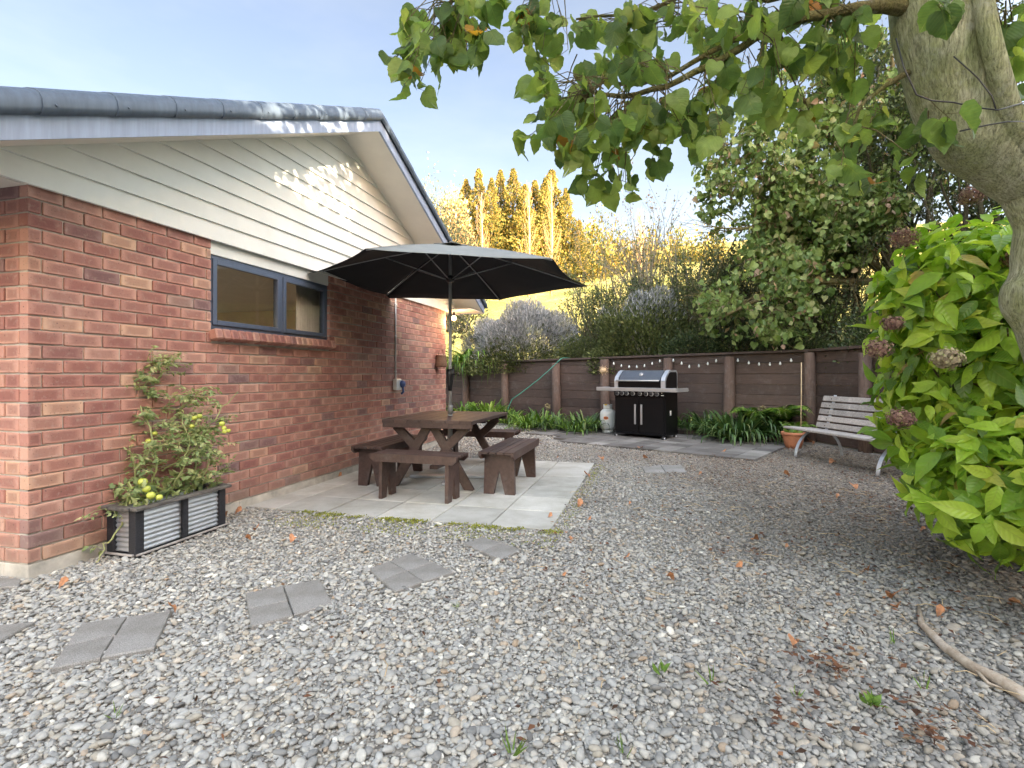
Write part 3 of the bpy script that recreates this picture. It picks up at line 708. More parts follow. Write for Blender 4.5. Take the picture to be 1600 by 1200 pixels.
for k in range(13): hbox(ft, .003 + .001 * (k % 3), .15, -.2 - k * .4, -.2 - k * .4 - .399, -.2, .0875, .004)
adopt(ft.build('footing', M['footing']), house)
# glazed doors added unseen round the corner, letting daylight into the room
for k in range(4):
    o0 = -1.3 - k * 1.425; b = MB()
    def fbar(oa, ob, z0, z1): b.box(hp(.06, (oa + ob) / 2, (z0 + z1) / 2), (.05, abs(oa - ob), z1 - z0), HR, .003)
    fbar(o0 - .002, o0 - .06, .09, 2.33); fbar(o0 - 1.365, o0 - 1.423, .09, 2.33); fbar(o0 - .06, o0 - 1.365, .09, .17); fbar(o0 - .06, o0 - 1.365, 2.26, 2.33)
    gd = adopt(b.build('added_glazed_door', M['alu']), house); b = MB(); b.box(hp(.06, o0 - .7125, 1.215), (.006, 1.304, 2.089), HR, .0005); adopt(b.build('pane', M['glass']), gd)
# interior room behind the window
inn = MB()
hbox(inn, .115, 6.3, -.12, -7.85, .05, .1, .0001); hbox(inn, .115, 6.3, -.12, -7.85, 2.42, 2.46, .0001)
adopt(inn.build('interior_ceiling_floor', M['soffit']), house)
inn = MB()
hbox(inn, 6.28, 6.33, -.12, -7.85, .1, 2.42, .0001)
adopt(inn.build('interior_wall', M['tan']), house)

b = MB(); V = []
for k in range(61):
    s = 2.62 + .42 * k / 60; o = -.17 + .018 * math.sin(k * 1.05) + .006 * math.sin(k * 2.7); V += [tuple(hp(s, o, 2.30)), tuple(hp(s, o * 1.02, .4))]
b.add(V, [[2 * k, 2 * k + 1, 2 * k + 3, 2 * k + 2] for k in range(60)], True); cu = adopt(b.build('curtain', M['white']), house); md = cu.modifiers.new('thick', 'SOLIDIFY'); md.thickness = .002
# sill bricks on edge
sb = MB(); n = 20; wd = (WS1 - WS0 + .05) / n
for i in range(n):
    s = WS0 - .02 + (i + .5) * wd
    b0 = hp(s, .012, 1.535); sb.box(b0, (wd - .009, .115, .086), HR @ Matrix.Rotation(R(-14), 3, 'X'), .009, (0, 2))
# window
win = MB(); FO = -.028
def frame(b, s0, s1, z0, z1, wdt, o0, o1):
    hbox(b, s0, s0 + wdt, o0, o1, z0, z1, .003); hbox(b, s1 - wdt, s1, o0, o1, z0, z1, .003)
    hbox(b, s0 + wdt, s1 - wdt, o0, o1, z1 - wdt, z1, .003); hbox(b, s0 + wdt, s1 - wdt, o0, o1, z0, z0 + wdt, .003)
frame(win, WS0 + .002, WS1 - .002, WZ0, WZ1, .032, FO, FO - .08)
mid = (WS0 + WS1) / 2 + .06
hbox(win, mid - .018, mid + .018, FO, FO - .08, WZ0 + .032, WZ1 - .032, .003)
wobj = adopt(win.build('window', M['alu']), house)
adopt(sb.build('sill', M['brick']), wobj)
sa = MB(); frame(sa, WS0 + .036, mid - .02, WZ0 + .034, WZ1 - .034, .042, FO + .014, FO - .03); adopt(sa.build('sash', M['alu']), wobj)
sa = MB(); frame(sa, mid + .02, WS1 - .036, WZ0 + .034, WZ1 - .034, .042, FO + .0141, FO - .03); adopt(sa.build('sash', M['alu']), wobj)
for a, b_ in ((WS0 + .08, mid - .064), (mid + .064, WS1 - .08)):
    gl = MB(); hbox(gl, a, b_, FO - .008, FO - .014, WZ0 + .078, WZ1 - .078, .0005); adopt(gl.build('pane', M['glass']), wobj)
# head panel over window, weatherboards
APX, ATOP, SL, SRr = 3.22, 4.275, .4565, .43
def ztop(s): return ATOP - (SL * (APX - s) if s < APX else SRr * (s - APX))
hd = MB(); hbox(hd, WS0 - .0, WS1 + .0, -.015, -.07, WZ1, 2.40, .002); adopt(hd.build('head_panel', M['cream']), house)
cb = MB(); zc = 2.318; ex = .150; i = 0
while zc < ztop(APX) - .27:
    z0, z1 = zc, zc + ex; 
    def lim(z):
        return APX - (ATOP - .262 - z) / SL, APX + (ATOP - .262 - z) / SRr
    a0, b0 = lim(z0); a1, b1 = lim(min(z1, ATOP - .2621))
    a0 = max(a0, -.765); b0 = min(b0, 7.085); a1 = max(a1, -.765); b1 = min(b1, 7.085)
    z1c = min(z1, ATOP - .2621)
    ob, ot = .030, .012
    V = [hp(a0, ob, z0), hp(b0, ob, z0), hp(b1, ot, z1c), hp(a1, ot, z1c), hp(a0, .003, z0), hp(b0, .003, z0)]
    cb.add([tuple(v) for v in V], [[0, 1, 2, 3], [4, 5, 1, 0]])
    zc += ex
hbox(cb, -.015, LEN + .015, .001, -.06, 2.3405, 2.5, .001)
adopt(cb.build('weatherboard_gable', M['cream']), house)
# sloping soffit under the barge, boxed eaves
def slopebox(b, s0, s1, dz0, dz1, o0, o1):
    V = []
    for s in (s0, s1):
        for o, dz in ((o0, dz0), (o1, dz0), (o1, dz1), (o0, dz1)): V.append(tuple(hp(s, o, ztop(s) + dz)))
    return b.add(V, [[0, 1, 2, 3][::-1], [4, 5, 6, 7], [0, 1, 5, 4], [1, 2, 6, 5], [2, 3, 7, 6], [3, 0, 4, 7]])
S0, S1 = -.77, 7.09
so = MB()
slopebox(so, S0, APX - .0001, -.25, -.262, .0, .474); slopebox(so, APX + .0001, S1, -.25, -.262, .0, .474)
ze0, ze1 = 2.315, ztop(S1) - .262
hbox(so, S0, -.005, .0, -8, ze0, ze0 + .012, .0005); hbox(so, LEN + .004, S1, .47, -8, ze1 - .002, ze1 + .010, .0005)
adopt(so.build('soffit', M['soffit']), house)
fa = MB(); slopebox(fa, S0, APX - .0001, -.14, -.272, .475, .5); slopebox(fa, APX + .0001, S1, -.14, -.272, .475, .5)
hbox(fa, S1 - .0, S1 + .02, .5, -8, ztop(S1) - .275, ztop(S1) - .06, .003); hbox(fa, S0 - .02, S0, .5, -8, ztop(S0) - .275, ztop(S0) - .06, .003)
adopt(fa.build('fascia', M['fascia']), house)
rf = MB(); slopebox(rf, S0 - .05, APX - .0001, -.03, -.08, .46, -8.4); slopebox(rf, APX + .0001, S1 + .05, -.03, -.08, .46, -8.4)
rfo = adopt(rf.build('roof', M['tile']), house)
bt = MB()
prof = [(.52, -.150), (.535, -.135), (.54, -.11), (.535, -.07), (.515, -.035), (.48, -.012), (.43, .0), (.36, .004), (.30, -.004), (.28, -.03)]
def capseg(s0, s1, g0, g1):
    V = []
    for s, g_ in ((s0, g0), (s1, g1)):
        for o, dz in prof: V.append(tuple(hp(s, .40 + (o - .40) * g_, ztop(s) + (dz + .06) * g_ - .06)))
    n = len(prof); fs = [[i, i + 1, n + i + 1, n + i] for i in range(n - 1)]
    bt.add(V, fs, True); bt.add(V[:n], [list(range(n))]); bt.add(V[n:], [list(range(n))[::-1]])
s = -.28 - .39 * 2
while s < APX - .02:
    e = min(s + .405, APX); capseg(max(s, S0 - .06), e, 1.06, 1.0); 
    bt.lathe([(.0001, .006), (.006, .003), (.008, 0)], hp(s + .06, .548, ztop(s + .06) - .105), 8, Matrix.Rotation(R(90), 3, 'Y')); s += .39
adopt(bt.build('barge_tiles', M['tile']), rfo); bt = MB()
s = APX
while s < S1:
    capseg(min(s + .405, S1 + .06), s, 1.06, 1.0) if False else capseg(s, min(s + .405, S1 + .06), 1.0, 1.06); s += .39
adopt(bt.build('barge_tiles', M['tile']), rfo)

# conduit and weatherproof socket
sk = empty('wall_socket', 'white weatherproof power outlet with blue cover on a vertical conduit, on the brick wall', 'power outlet', tuple(hp(4.56, 0, 1.0)))
b = MB(); b.tube([hp(4.53, .014, 1.14), hp(4.53, .014, 2.32)], .0125, 10)
adopt(b.build('conduit', M['white']), sk)
for z in (1.25, 1.75, 2.2):
    b = MB(); b.box(hp(4.53, .012, z), (.05, .026, .02), HR, .004); adopt(b.build('saddle_clip', M['white']), sk)
b = MB(); hbox(b, 4.46, 4.61, .005, .07, .985, 1.145, .008); adopt(b.build('box', M['white']), sk)
b = MB(); b.lathe([(.0, 0), (.05, 0), (.052, .03), (.04, .045), (0, .05)], hp(4.60, .071, 1.07), 20, HR @ Matrix.Rotation(R(90), 3, 'X')); b.tube([hp(4.60, .09, 1.02), hp(4.60, .10, .96), hp(4.60, .07, .93)], .016, 8); adopt(b.build('socket_cover', M['blueplug']), sk)
# wall basket
wb = empty('hanging_basket', 'small brown wicker basket with hoop handle hung on the brick wall', 'basket', tuple(hp(6.03, .08, 1.33)))
b = MB(); b.lathe([(.0, 0), (.10, .0), (.108, .02), (.095, .09), (.085, .19), (.088, .2), (.08, .2), (.09, .03), (0, .02)], (0, 0, 0), 20); b.build('basket_body', M['wicker'], wb)
b = MB(); b.tube([(.085 * math.cos(a), 0, .19 + .12 * math.sin(a)) for a in np.linspace(0, math.pi, 14)], .006, 6); b.build('handle', M['wicker'], wb).rotation_euler = (0, 0, 1.2)
# lit lamp under the far end of the soffit
lp = hp(6.52, .12, 2.20)
lt = empty('outdoor_light', 'small glowing round bulb under the soffit at the far end of the brick wall', 'light', tuple(lp))
b = MB(); b.lathe([(.0, -.045), (.03, -.035), (.045, 0), (.036, .03), (.018, .05), (0, .052)], (0, 0, 0), 16); b.build('bulb', M['lit'], lt)
b = MB(); b.lathe([(.0, .11), (.022, .11), (.024, .05), (.018, .045)], (0, 0, 0), 14); b.tube([(0, 0, .11), (-.0, .02, .135)], .004, 6); b.build('lamp_holder', M['darkplastic'], lt)
ld = bpy.data.lights.new('bulb_light', 'POINT'); ld.energy = 3.5; ld.color = (1, .6, .28); ld.shadow_soft_size = .05
lo = bpy.data.objects.new('bulb_light', ld); COL.objects.link(lo); lo.location = lp + Vector((.0, .0, -.07))

# ================================================================== RETAINING WALL AND BED
rw = empty('retaining_wall', 'dark brown timber retaining wall of stacked sleepers between round posts', 'retaining wall', tuple(WP))
PU = [-8.9, -7.4, -5.94, -4.47, -2.82, -1.47, 0, 1.26, 2.68]
b = MB()
for i in range(len(PU) - 1):
    u0, u1 = PU[i], PU[i + 1]
    for k in range(8):
        z0 = .02 + k * .2; z1 = z0 + .197
        um = (u0 + u1) / 2
        if k == 7: z1 = wtop(um) - .055
        c = wp(um, .045 + rng.uniform(-.006, .006), (z0 + z1) / 2)
        b.box(c, (u1 - u0 + .0, .05, z1 - z0), Matrix.Rotation(BA + rng.normal() * .002, 3, 'Z'), .006)
# second run towards the camera behind the bench
W2 = Vector((.10, -1, 0)).normalized(); W2N = Vector((1, .10, 0)).normalized(); A2 = math.atan2(W2.y, W2.x)
def w2(t, v, z): return WC + W2 * t + W2N * v + Vector((0, 0, z))
for i in range(7):
    for k in range(8):
        z0 = .02 + k * .2; z1 = z0 + .197 if k < 7 else 1.61
        b.box(w2(i * 1.35 + .675, .045 + rng.uniform(-.006, .006), (z0 + z1) / 2), (1.348, .05, z1 - z0), Matrix.Rotation(A2 + rng.normal() * .003, 3, 'Z'), .006)
adopt(b.build('sleeper_boards', M['fence']), rw)
for u in PU[1:]:
    b = MB(); r = random.uniform(.098, .118); h = wtop(u) - .07 + random.uniform(-.05, .01)
    b.lathe([(r * 1.03, -.1), (r, .5), (r * .97, h - .02), (r * .9, h)], (0, 0, 0), 18)
    c = wp(u, -.06, 0); adopt(b.build('post', M['post'], matrix=Matrix.Translation(c) @ Matrix.Rotation(random.uniform(-.02, .02), 4, 'Y')), rw)
for i in range(1, 7):
    b = MB(); b.lathe([(.10, -.1), (.095, .5), (.092, 1.52), (.085, 1.54)], w2(i * 1.35, -.06, 0), 18); adopt(b.build('post', M['post']), rw)
b = MB(); b.bar(wp(-8.9, .04, wtop(-8.9) - .03), wp(2.75, .04, wtop(2.75) - .03), .045, .20); b.bar(w2(.02, .04, wtop(2.7) - .031), w2(9.4, .04, 1.66), .045, .20)
adopt(b.build('capping', M['fence']), rw)
# bed soil and edging
b = MB(); q = [wp(-8.9, -.99, .05), wp(-.0, -.99, .05), wp(0, -.52, .05), wp(2.3, -.52, .05), wp(2.3, .02, .12), wp(-8.9, .02, .12)]
b.add([tuple(p) for p in q], [[0, 1, 2, 3, 4, 5]]); set_tags(b.build('bed_soil', M['soil']), kind='structure')
eb = MB(); eb.bar(wp(-8.9, -1.0, .05), wp(-.75, -1.0, .05), .13, .045); set_tags(eb.build('bed_edging', M['fence']), 'long dark timber edging board in front of the plants left of the barbecue', 'garden edging')
eb = MB(); eb.bar(wp(.3, -.53, .045), wp(2.3, -.53, .045), .12, .045); set_tags(eb.build('bed_edging', M['fence']), 'short dark timber edging board in front of the plants right of the barbecue', 'garden edging')

# ================================================================== PICNIC TABLE
TC = Vector((-.71, 6.06, 0)); TR = -TH
tb = empty('picnic_table', 'square topped dark brown timber picnic table with crossed legs on the patio', 'table', tuple(TC), TR)
b = MB()
for i in range(7):
    x = (i - 3) * .1435; b.box((x, 0, .72), (.1395, 1.35, .036), None, .004)
b.build('tabletop', M['brown'], tb)
b = MB()
for y in (-.655, .655): b.box((0, y, .688), (.99, .035, .066), None, .004)
for y in (-.50, .50, 0): b.box((0, y, .679), (.86, .045, .045), None, .004)
b.build('top_rail', M['brown'], tb)
for y in (-.50, .50):
    for sx in (-1, 1):
        b = MB(); yy = y + (.048 if y > 0 else -.048)
        b.bar((sx * .035, yy + sx * .003, .66), (sx * .44, yy + sx * .003, .0), .04, .095, (0, 1, 0)); b.build('leg', M['brown'], tb)
        b = MB(); b.bar((sx * .40, yy + sx * .002, .665), (sx * .155, yy + sx * .002, .43), .039, .09, (0, 1, 0)); b.build('brace', M['brown'], tb)
def fit_ground(o): pass
b = MB(); b.box((0, 0, .22), (.09, .96, .04), None, .004); b.build('stretcher', M['brown'], tb)

# benches: 4 identical
def make_bench():
    t = empty('table_bench', 'x', 'bench', (0, 0, 0), 0, 'brown timber benches around the picnic table')
    b = MB()
    for i in range(4): b.box((0, (i - 1.5) * .080, .437), (1.02, .070, .026), None, .004)
    b.build('seat', M['brown'], t)
    b = MB()
    for y in (-.165, .165):
        V = [(-.51, y - .014, .447), (.51, y - .014, .447), (.47, y - .014, .372), (-.47, y - .014, .372)]
        b.prism([(-.52, .452), (-.52, .41), (-.475, .375), (.475, .375), (.52, .41), (.52, .452)], .026, Matrix.Translation((0, y + .013, 0)) @ Matrix.Rotation(R(90), 4, 'X'))
    b.build('side_rail', M['brown'], t)
    for x in (-.40, .40):
        b = MB(); b.prism([(-.150, .422), (.150, .422), (.162, 0), (.062, 0), (0, .26), (-.062, 0), (-.162, 0)], .04, Matrix.Translation((x - .02, 0, 0)) @ Matrix.Rotation(R(90), 4, 'Y') @ Matrix.Rotation(R(90), 4, 'Z'))
        b.build('leg_panel', M['brown'], t)
    return t
def dup(root, loc, rz, label=None, group=None, scale=None, name=None):
    r = root.copy(); COL.objects.link(r); r.location = loc; r.rotation_euler = (0, 0, rz)
    if scale is not None: r.scale = (scale,) * 3 if not hasattr(scale, '__len__') else scale
    if label: r['label'] = label
    if group: r['group'] = group
    for ch in list(root.children):
        c = ch.copy(); COL.objects.link(c); c.parent = r; c.matrix_parent_inverse = Matrix.Identity(4)
        for g_ in ch.children:
            d = g_.copy(); COL.objects.link(d); d.parent = c
    return r
def tl(n, t): return TC + N2 * n + T2 * t
bn = make_bench()
bn.location = tl(.075, -.99); bn.rotation_euler = (0, 0, TR - .03); bn.scale = (.86, .86, 1); bn['label'] = 'short brown timber bench nearest the camera, in front of the picnic table'
dup(bn, tl(.775, -.16), TR + R(90), 'brown timber bench on the gravel side of the picnic table, right of the umbrella pole', scale=(1.16, 1.0, 1))
dup(bn, tl(-.655, -.14), TR + R(90) + .02, 'brown timber bench between the picnic table and the brick wall', scale=(1.16, 1.0, 1))
dup(bn, tl(-.02, 1.16), TR, 'brown timber bench behind the picnic table, mostly hidden', scale=(1, 1, 1))

# umbrella
um = empty('patio_umbrella', 'open charcoal hexagonal patio umbrella standing through the picnic table', 'umbrella', tuple(TC))
RU, ZR, ZA, ZH = 1.66, 2.275, 2.70, 2.30
tips = []
for k in range(6):
    a = R(11 + 60 * k); tips.append(Vector((RU * math.cos(a), RU * math.sin(a), ZR - TC.z + .012 * math.sin(k * 2.2))))
apex = Vector((0, 0, ZA))
def canopy():
    b = MB(); NR, NS = 9, 10
    for k in range(6):
        A, B_ = tips[k], tips[(k + 1) % 6]; V = []
        for i in range(NR + 1):
            r = i / NR
            for j in range(NS + 1):
                s = j / NS; e = A.lerp(B_, s); sc = 1 - .055 * math.sin(math.pi * s) * r
                p = apex.lerp(Vector((e.x * sc, e.y * sc, e.z)), r) if r > 0 else apex.copy()
                p.z += .022 * math.sin(math.pi * r) * (1 - 1.1 * math.sin(math.pi * s)) + .005 * math.sin(s * 9 + k) * r
                V.append(tuple(p))
        w_ = NS + 1; b.add(V, [[i * w_ + j, (i + 1) * w_ + j, (i + 1) * w_ + j + 1, i * w_ + j + 1] for i in range(NR) for j in range(NS)], True)
    return b
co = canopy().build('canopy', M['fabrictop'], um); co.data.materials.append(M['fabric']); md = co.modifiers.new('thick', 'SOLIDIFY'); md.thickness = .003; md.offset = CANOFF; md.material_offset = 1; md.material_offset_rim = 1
b = MB()
V = [(0, 0, ZA + .022)]
for k in range(6):
    for s in (0, .5):
        e = tips[k].lerp(tips[(k + 1) % 6], s); e = Vector((e.x, e.y, 0)) * .15; V.append((e.x, e.y, ZA - .030 + (.010 if s else -.016)))
b.add(V, [[0, 1 + i, 1 + (i + 1) % 12] for i in range(12)], True)
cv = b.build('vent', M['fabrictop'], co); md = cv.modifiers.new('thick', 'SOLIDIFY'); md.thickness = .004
b = MB(); b.tube([(0, 0, .02), (0, 0, .80)], .0265, 16); b.tube([(0, 0, .75), (0, 0, 2.72)], .019, 16); b.build('pole', M['silverpole'], um)
b = MB(); b.lathe([(.0, .015), (.03, .015), (.03, .10), (.027, .12)], (0, 0, .735), 16); b.tube([(.03, -.01, .77), (.06, -.01, .77)], .006, 8); b.build('collar', M['greymetal'], um)
b = MB(); b.tube([(-.004, 0, 1.02), (-.003, 0, 1.10), (-.002, 0, 1.2), (0, 0, 1.27)], [.024, .032, .042, .044], 12); b.tube([(0, 0, 1.20), (.09, -.03, 1.22), (.10, -.05, 1.20)], .009, 8); b.tube([(.1, -.05, 1.22), (.11, -.12, 1.20)], .011, 8); b.build('crank_handle', M['darkplastic'], um)
b = MB(); b.lathe([(.0, -.035), (.038, -.03), (.05, -.01), (.05, .015), (.03, .04), (.02, .045)], (0, 0, ZH), 16); b.build('hub', M['darkplastic'], um)
b = MB(); b.lathe([(0, .02), (.012, .017), (.018, .005), (.018, -.01)], (0, 0, ZA + .02), 12); b.build('finial', M['darkplastic'], um)
for k in range(6):
    b = MB(); pts = []
    for r in np.linspace(.02, .99, 8):
        p = apex.lerp(tips[k], r); p.z += .022 * math.sin(math.pi * r) - .014; pts.append(p)
    b.tube(pts, .0075, 6); b.build('rib', M['greymetal'], um)
    b = MB(); q = pts[3]; b.tube([Vector((0, 0, ZH)) + Vector((q.x, q.y, 0)).normalized() * .045, q - Vector((0, 0, .008))], .0065, 6); b.build('strut', M['greymetal'], um)
b = MB()
ub = empty('umbrella_base', 'grey metal cross base lying on the patio under the picnic table', 'umbrella base', tuple(TC + Vector((0, 0, .02))), TR + .25)
for a in (0, math.pi / 2): b.box((0, 0, .018 + (0 if a else .0)), (.92, .06, .03) if a == 0 else (.06, .92, .0305), None, .004)
b.build('base_bars', M['galv'], ub)
b = MB(); b.tube([(0, 0, .03), (0, 0, .30)], .034, 14); b.build('sleeve', M['galv'], ub)

# ================================================================== BARBECUE
BC = Vector((1.97, 10.13, 0))                              # front left bottom corner
BB = math.atan2(-.655, .755)
bq = empty('barbecue', 'black six burner gas barbecue with steel shelf and hood trim against the timber wall', 'barbecue', tuple(BC), BB)
CW, CDp = 1.03, .52
b = MB(); b.box((CW / 2, CDp / 2 + .012, .50), (CW, CDp, .78), None, .008); b.box((CW / 2, CDp / 2, .105), (CW + .01, CDp + .03, .03), None, .006); b.build('cabinet', M['black'], bq)
for x0, x1 in ((.012, .507), (.515, 1.005)):
    b = MB(); b.box(((x0 + x1) / 2, .004, .455), (x1 - x0, .02, .66), None, .005); dr = b.build('door', M['black'], bq)
    xh = x1 - .06 if x0 < .1 else x0 + .06
    b = MB(); b.box((xh, -.028, .465), (.035, .014, .37), None, .005); b.box((xh, -.012, .63), (.02, .03, .02), None, .002); b.box((xh, -.012, .30), (.02, .03, .02), None, .002)
    b.build('handle', M['steel'], dr)
b = MB(); b.box((CW / 2, -.004, .85), (CW, .04, .10), None, .004); pn = b.build('control_panel', M['black'], bq)
for i, x in enumerate((.075, .175, .275, .40, .545, .67, .775, .88)):
    b = MB(); Rx = Matrix.Rotation(R(90), 3, 'X')
    b.lathe([(.0, .0), (.043, .0), (.043, .006), (.036, .010)], (x, -.0245, .85), 18, Rx); b.build('knob_ring', M['steel'], pn)
    b = MB(); b.lathe([(.0, .040), (.022, .04), (.026, .036), (.03, .008), (.03, 0)], (x, -.027, .85), 16, Rx); b.box((x, -.07, .85), (.010, .012, .045), None, .003); b.build('knob', M['darkplastic'], pn)
b = MB(); b.box((.99, -.026, .825), (.05, .003, .012), None, .001); b.build('badge', M['white'], pn); b = MB(); b.box((.975, -.026, .87), (.012, .003, .02), None, .001); b.build('indicator', M['white'], pn)
b = MB(); b.box((-.19, CDp / 2 - .03, .915), (.36, CDp - .02, .025), None, .005); b.box((CW + .125, CDp / 2 - .03, .915), (.23, CDp - .02, .025), None, .005)
b.box((CW / 2 - .065, -.055, .925), (1.63, .03, .072), None, .006); b.box((-.365, .2, .925), (.02, .48, .07), None, .004); b.box((CW + .235, .2, .925), (.02, .48, .07), None, .004)
b.box((CW / 2, .22, .93), (CW, .5, .04), None, .004); b.build('shelf', M['steel'], bq)
hoodp = [(0.0, .96), (0.0, 1.08), (.035, 1.15), (.16, 1.255), (.22, 1.275), (.45, 1.275), (.50, 1.24), (.51, .96)]
Mx = Matrix(((0, 0, 1, 0), (1, 0, 0, 0), (0, 1, 0, 0), (0, 0, 0, 1)))
b = MB(); b.prism(hoodp, CW - .16, Matrix.Translation((.08, 0, 0)) @ Mx)
hood = b.build('hood', M['black'], bq)
b = MB(); b.prism([(.004, 1.09), (.035, 1.155), (.16, 1.262), (.22, 1.28), (.215, 1.27), (.158, 1.25), (.03, 1.148), (.0, 1.09)], CW - .20, Matrix.Translation((.10, -.003, .003)) @ Mx); b.build('hood_sheen_panel', M['hood_sheen'], hood)  # added strip carrying the painted sky reflection of the black hood
op = [(x - .012 if x < .1 else (x + .012 if x > .4 else x), z + (.012 if z > 1 else -.005)) for x, z in hoodp]
for x in (0.0, CW - .08):
    b = MB(); b.prism(op, .08, Matrix.Translation((x, 0, 0)) @ Mx); b.build('hood_end', M['galv'], hood)
for x in (-.003, CW - .001):
    b = MB(); b.prism([(.03, .955), (.03, 1.08), (.06, 1.135), (.175, 1.235), (.225, 1.25), (.45, 1.25), (.485, 1.225), (.49, .955)], .004, Matrix.Translation((x, 0, 0)) @ Mx); b.build('hood_side', M['black'], hood)
b = MB(); b.tube([(.07, -.06, 1.09), (CW - .10, -.06, 1.09)], .016, 12); b.tube([(.12, -.06, 1.09), (.12, .01, 1.08)], .01, 8); b.tube([(CW - .15, -.06, 1.09), (CW - .15, .01, 1.08)], .01, 8); b.build('hood_handle', M['steel'], hood)
b = MB(); b.lathe([(.0, .02), (.036, .018), (.04, .004), (.04, 0)], (CW / 2 - .0, .085, 1.202), 20, Matrix.Rotation(R(52), 3, 'X')); b.build('thermometer', M['steel'], hood)
b = MB(); b.box((CW + .002, .22, .50), (.006, .05, .09), None, .002); b.build('side_label', M['white'], bq)
for x, y in ((.03, .0), (CW - .03, .0), (.03, CDp - .03), (CW - .03, CDp - .03)):
    b = MB(); b.tube([(x - .022, y, .043), (x + .022, y, .043)], .043, 16); b.box((x, y, .084), (.035, .05, .03), None, .004); w_ = b.build('caster', M['darkplastic'], bq)
    b = MB(); b.tube([(x - .026, y, .043), (x + .026, y, .043)], .027, 12); b.build('wheel_hub', M['galv'], w_)
# gas bottle
gb = empty('gas_bottle', 'white gas bottle with orange oval label beside the barbecue', 'gas bottle', (1.93, 10.62, .03))
b = MB(); b.lathe([(0, .05), (.10, .05), (.145, .10), (.155, .15), (.155, .38), (.145, .43), (.10, .475), (.04, .49), (0, .49)], (0, 0, 0), 28); b.lathe([(.105, .0), (.11, .0), (.11, .06), (.105, .06)], (0, 0, 0), 24); b.build('tank', M['bottle'], gb)
b = MB(); b.lathe([(.085, .46), (.09, .46), (.088, .57), (.083, .57), (.085, .46)], (0, 0, 0), 20); b.tube([(0, 0, .48), (0, 0, .55)], .02, 10); b.build('collar', M['bottle'], gb)
b = MB(); b.lathe([(.0, 0), (.028, 0), (.03, .02), (0, .022)], (-.05, -.06, .56), 12); b.build('valve_knob', M['yellow'], gb)
b = MB()
def curved_oval(b, rx, rz, r, a0, zc):
    V = [(r * math.cos(a0), r * math.sin(a0), zc)]
    for k in range(20):
        t = 2 * math.pi * k / 20; a = a0 + rx * math.cos(t) / r; V.append((r * math.cos(a), r * math.sin(a), zc + rz * math.sin(t)))
    b.add(V, [[0, 1 + k, 1 + (k + 1) % 20] for k in range(20)], True)
a0 = math.atan2(-10.62, -1.93) - .25; curved_oval(b, .05, .032, .158, a0, .31); lb = b.build('label', M['orange'], gb)
b = MB(); curved_oval(b, .035, .010, .1595, a0, .31); b.build('label_band', M['darkplastic'], lb)
b = MB(); b.tube([(.0, 0, .55), (.05, -.1, .60), (.16, -.16, .52), (.2, -.18, .4)], .008, 6); b.build('gas_hose', M['darkplastic'], gb)

# sun ornament on its post
sp = wp(-1.47, -.17, 0); k_ = at(942.8, 578.5, sp.y)
so_ = empty('sun_ornament', 'round cream and orange clay sun face hung on a timber post', 'ornament', (k_.x, k_.y, k_.z))
RO = Matrix.Rotation(math.atan2(-.0, 1) + math.atan2(-.636, .772) * .5, 4, 'Z')
b = MB(); b.lathe([(.0, .03), (.03, .026), (.05, .012), (.055, 0), (0, -.005)], (0, 0, 0), 20, RO.to_3x3() @ Matrix.Rotation(R(90), 3, 'X'))
for x in (-.017, .017): b.lathe([(0, .008), (.007, .005), (.008, 0)], tuple(RO @ Vector((x, -.026, .012))), 8, RO.to_3x3() @ Matrix.Rotation(R(90), 3, 'X'))
b.tube([tuple(RO @ Vector((0, -.030, .012))), tuple(RO @ Vector((0, -.036, -.008)))], .005, 6); b.build('face', M['cream_clay'], so_)
b = MB()
for k in range(18):
    a = 2 * math.pi * k / 18; r = .115 if k % 2 else .095
    p = lambda rr, aa: tuple(RO @ Vector((rr * math.cos(aa), -.004, rr * math.sin(aa))))
    b.add([p(.052, a - .15), p(.052, a + .15), p(r, a), tuple(RO @ Vector((.06 * math.cos(a), -.018, .06 * math.sin(a))))], [[0, 3, 2], [1, 2, 3], [0, 2, 1]])
b.build('rays', M['cream_clay'], so_); so_.scale = (1.25, 1.25, 1.25)

# string of bulbs along the wall
pxs = [(955, 562), (959, 567.5), (971, 571), (983, 572.5), (995, 572.5), (1007, 571), (1019, 567.5), (1031, 563.5), (1046, 559), (1052, 562.5), (1065, 567), (1077, 572), (1092, 571), (1106, 567.5), (1119, 563), (1127, 558), (1153, 562), (1170, 566), (1186, 568), (1203, 568), (1219, 567), (1236, 562), (1262, 556)]
def onwall(px, py, v=-.10):                                  # point on the wall plane seen at this pixel
    k = (px - 800) / F; P = WP + WN * v; u = (k * P.y - P.x) / (TILT.x - k * TILT.y); q = P + TILT * u; return Vector((q.x, q.y, EYE + (HOR - py) / F * q.y))
fl = empty('string_lights', 'string of small clear bulbs sagging along the top of the timber wall', 'string lights', tuple(onwall(1046, 559)))
W3 = [onwall(x, y - 2, -.11) for x, y in pxs]
b = MB(); b.tube(W3, .0035, 5); adopt(b.build('wire', M['darkplastic']), fl)
bulbme = None
for i, p in enumerate(W3):
    if i in (0, 8, 15, 22): continue
    if bulbme is None:
        b = MB(); b.lathe([(.0, -.068), (.014, -.064), (.022, -.048), (.018, -.028), (.009, -.014), (.009, 0), (0, .002)], (0, 0, 0), 12); o = b.build('bulb', M['clearbulb']); bulbme = o.data
    else: o = link('bulb', bulbme)
    o.matrix_world = Matrix.Translation(p); adopt(o, fl)
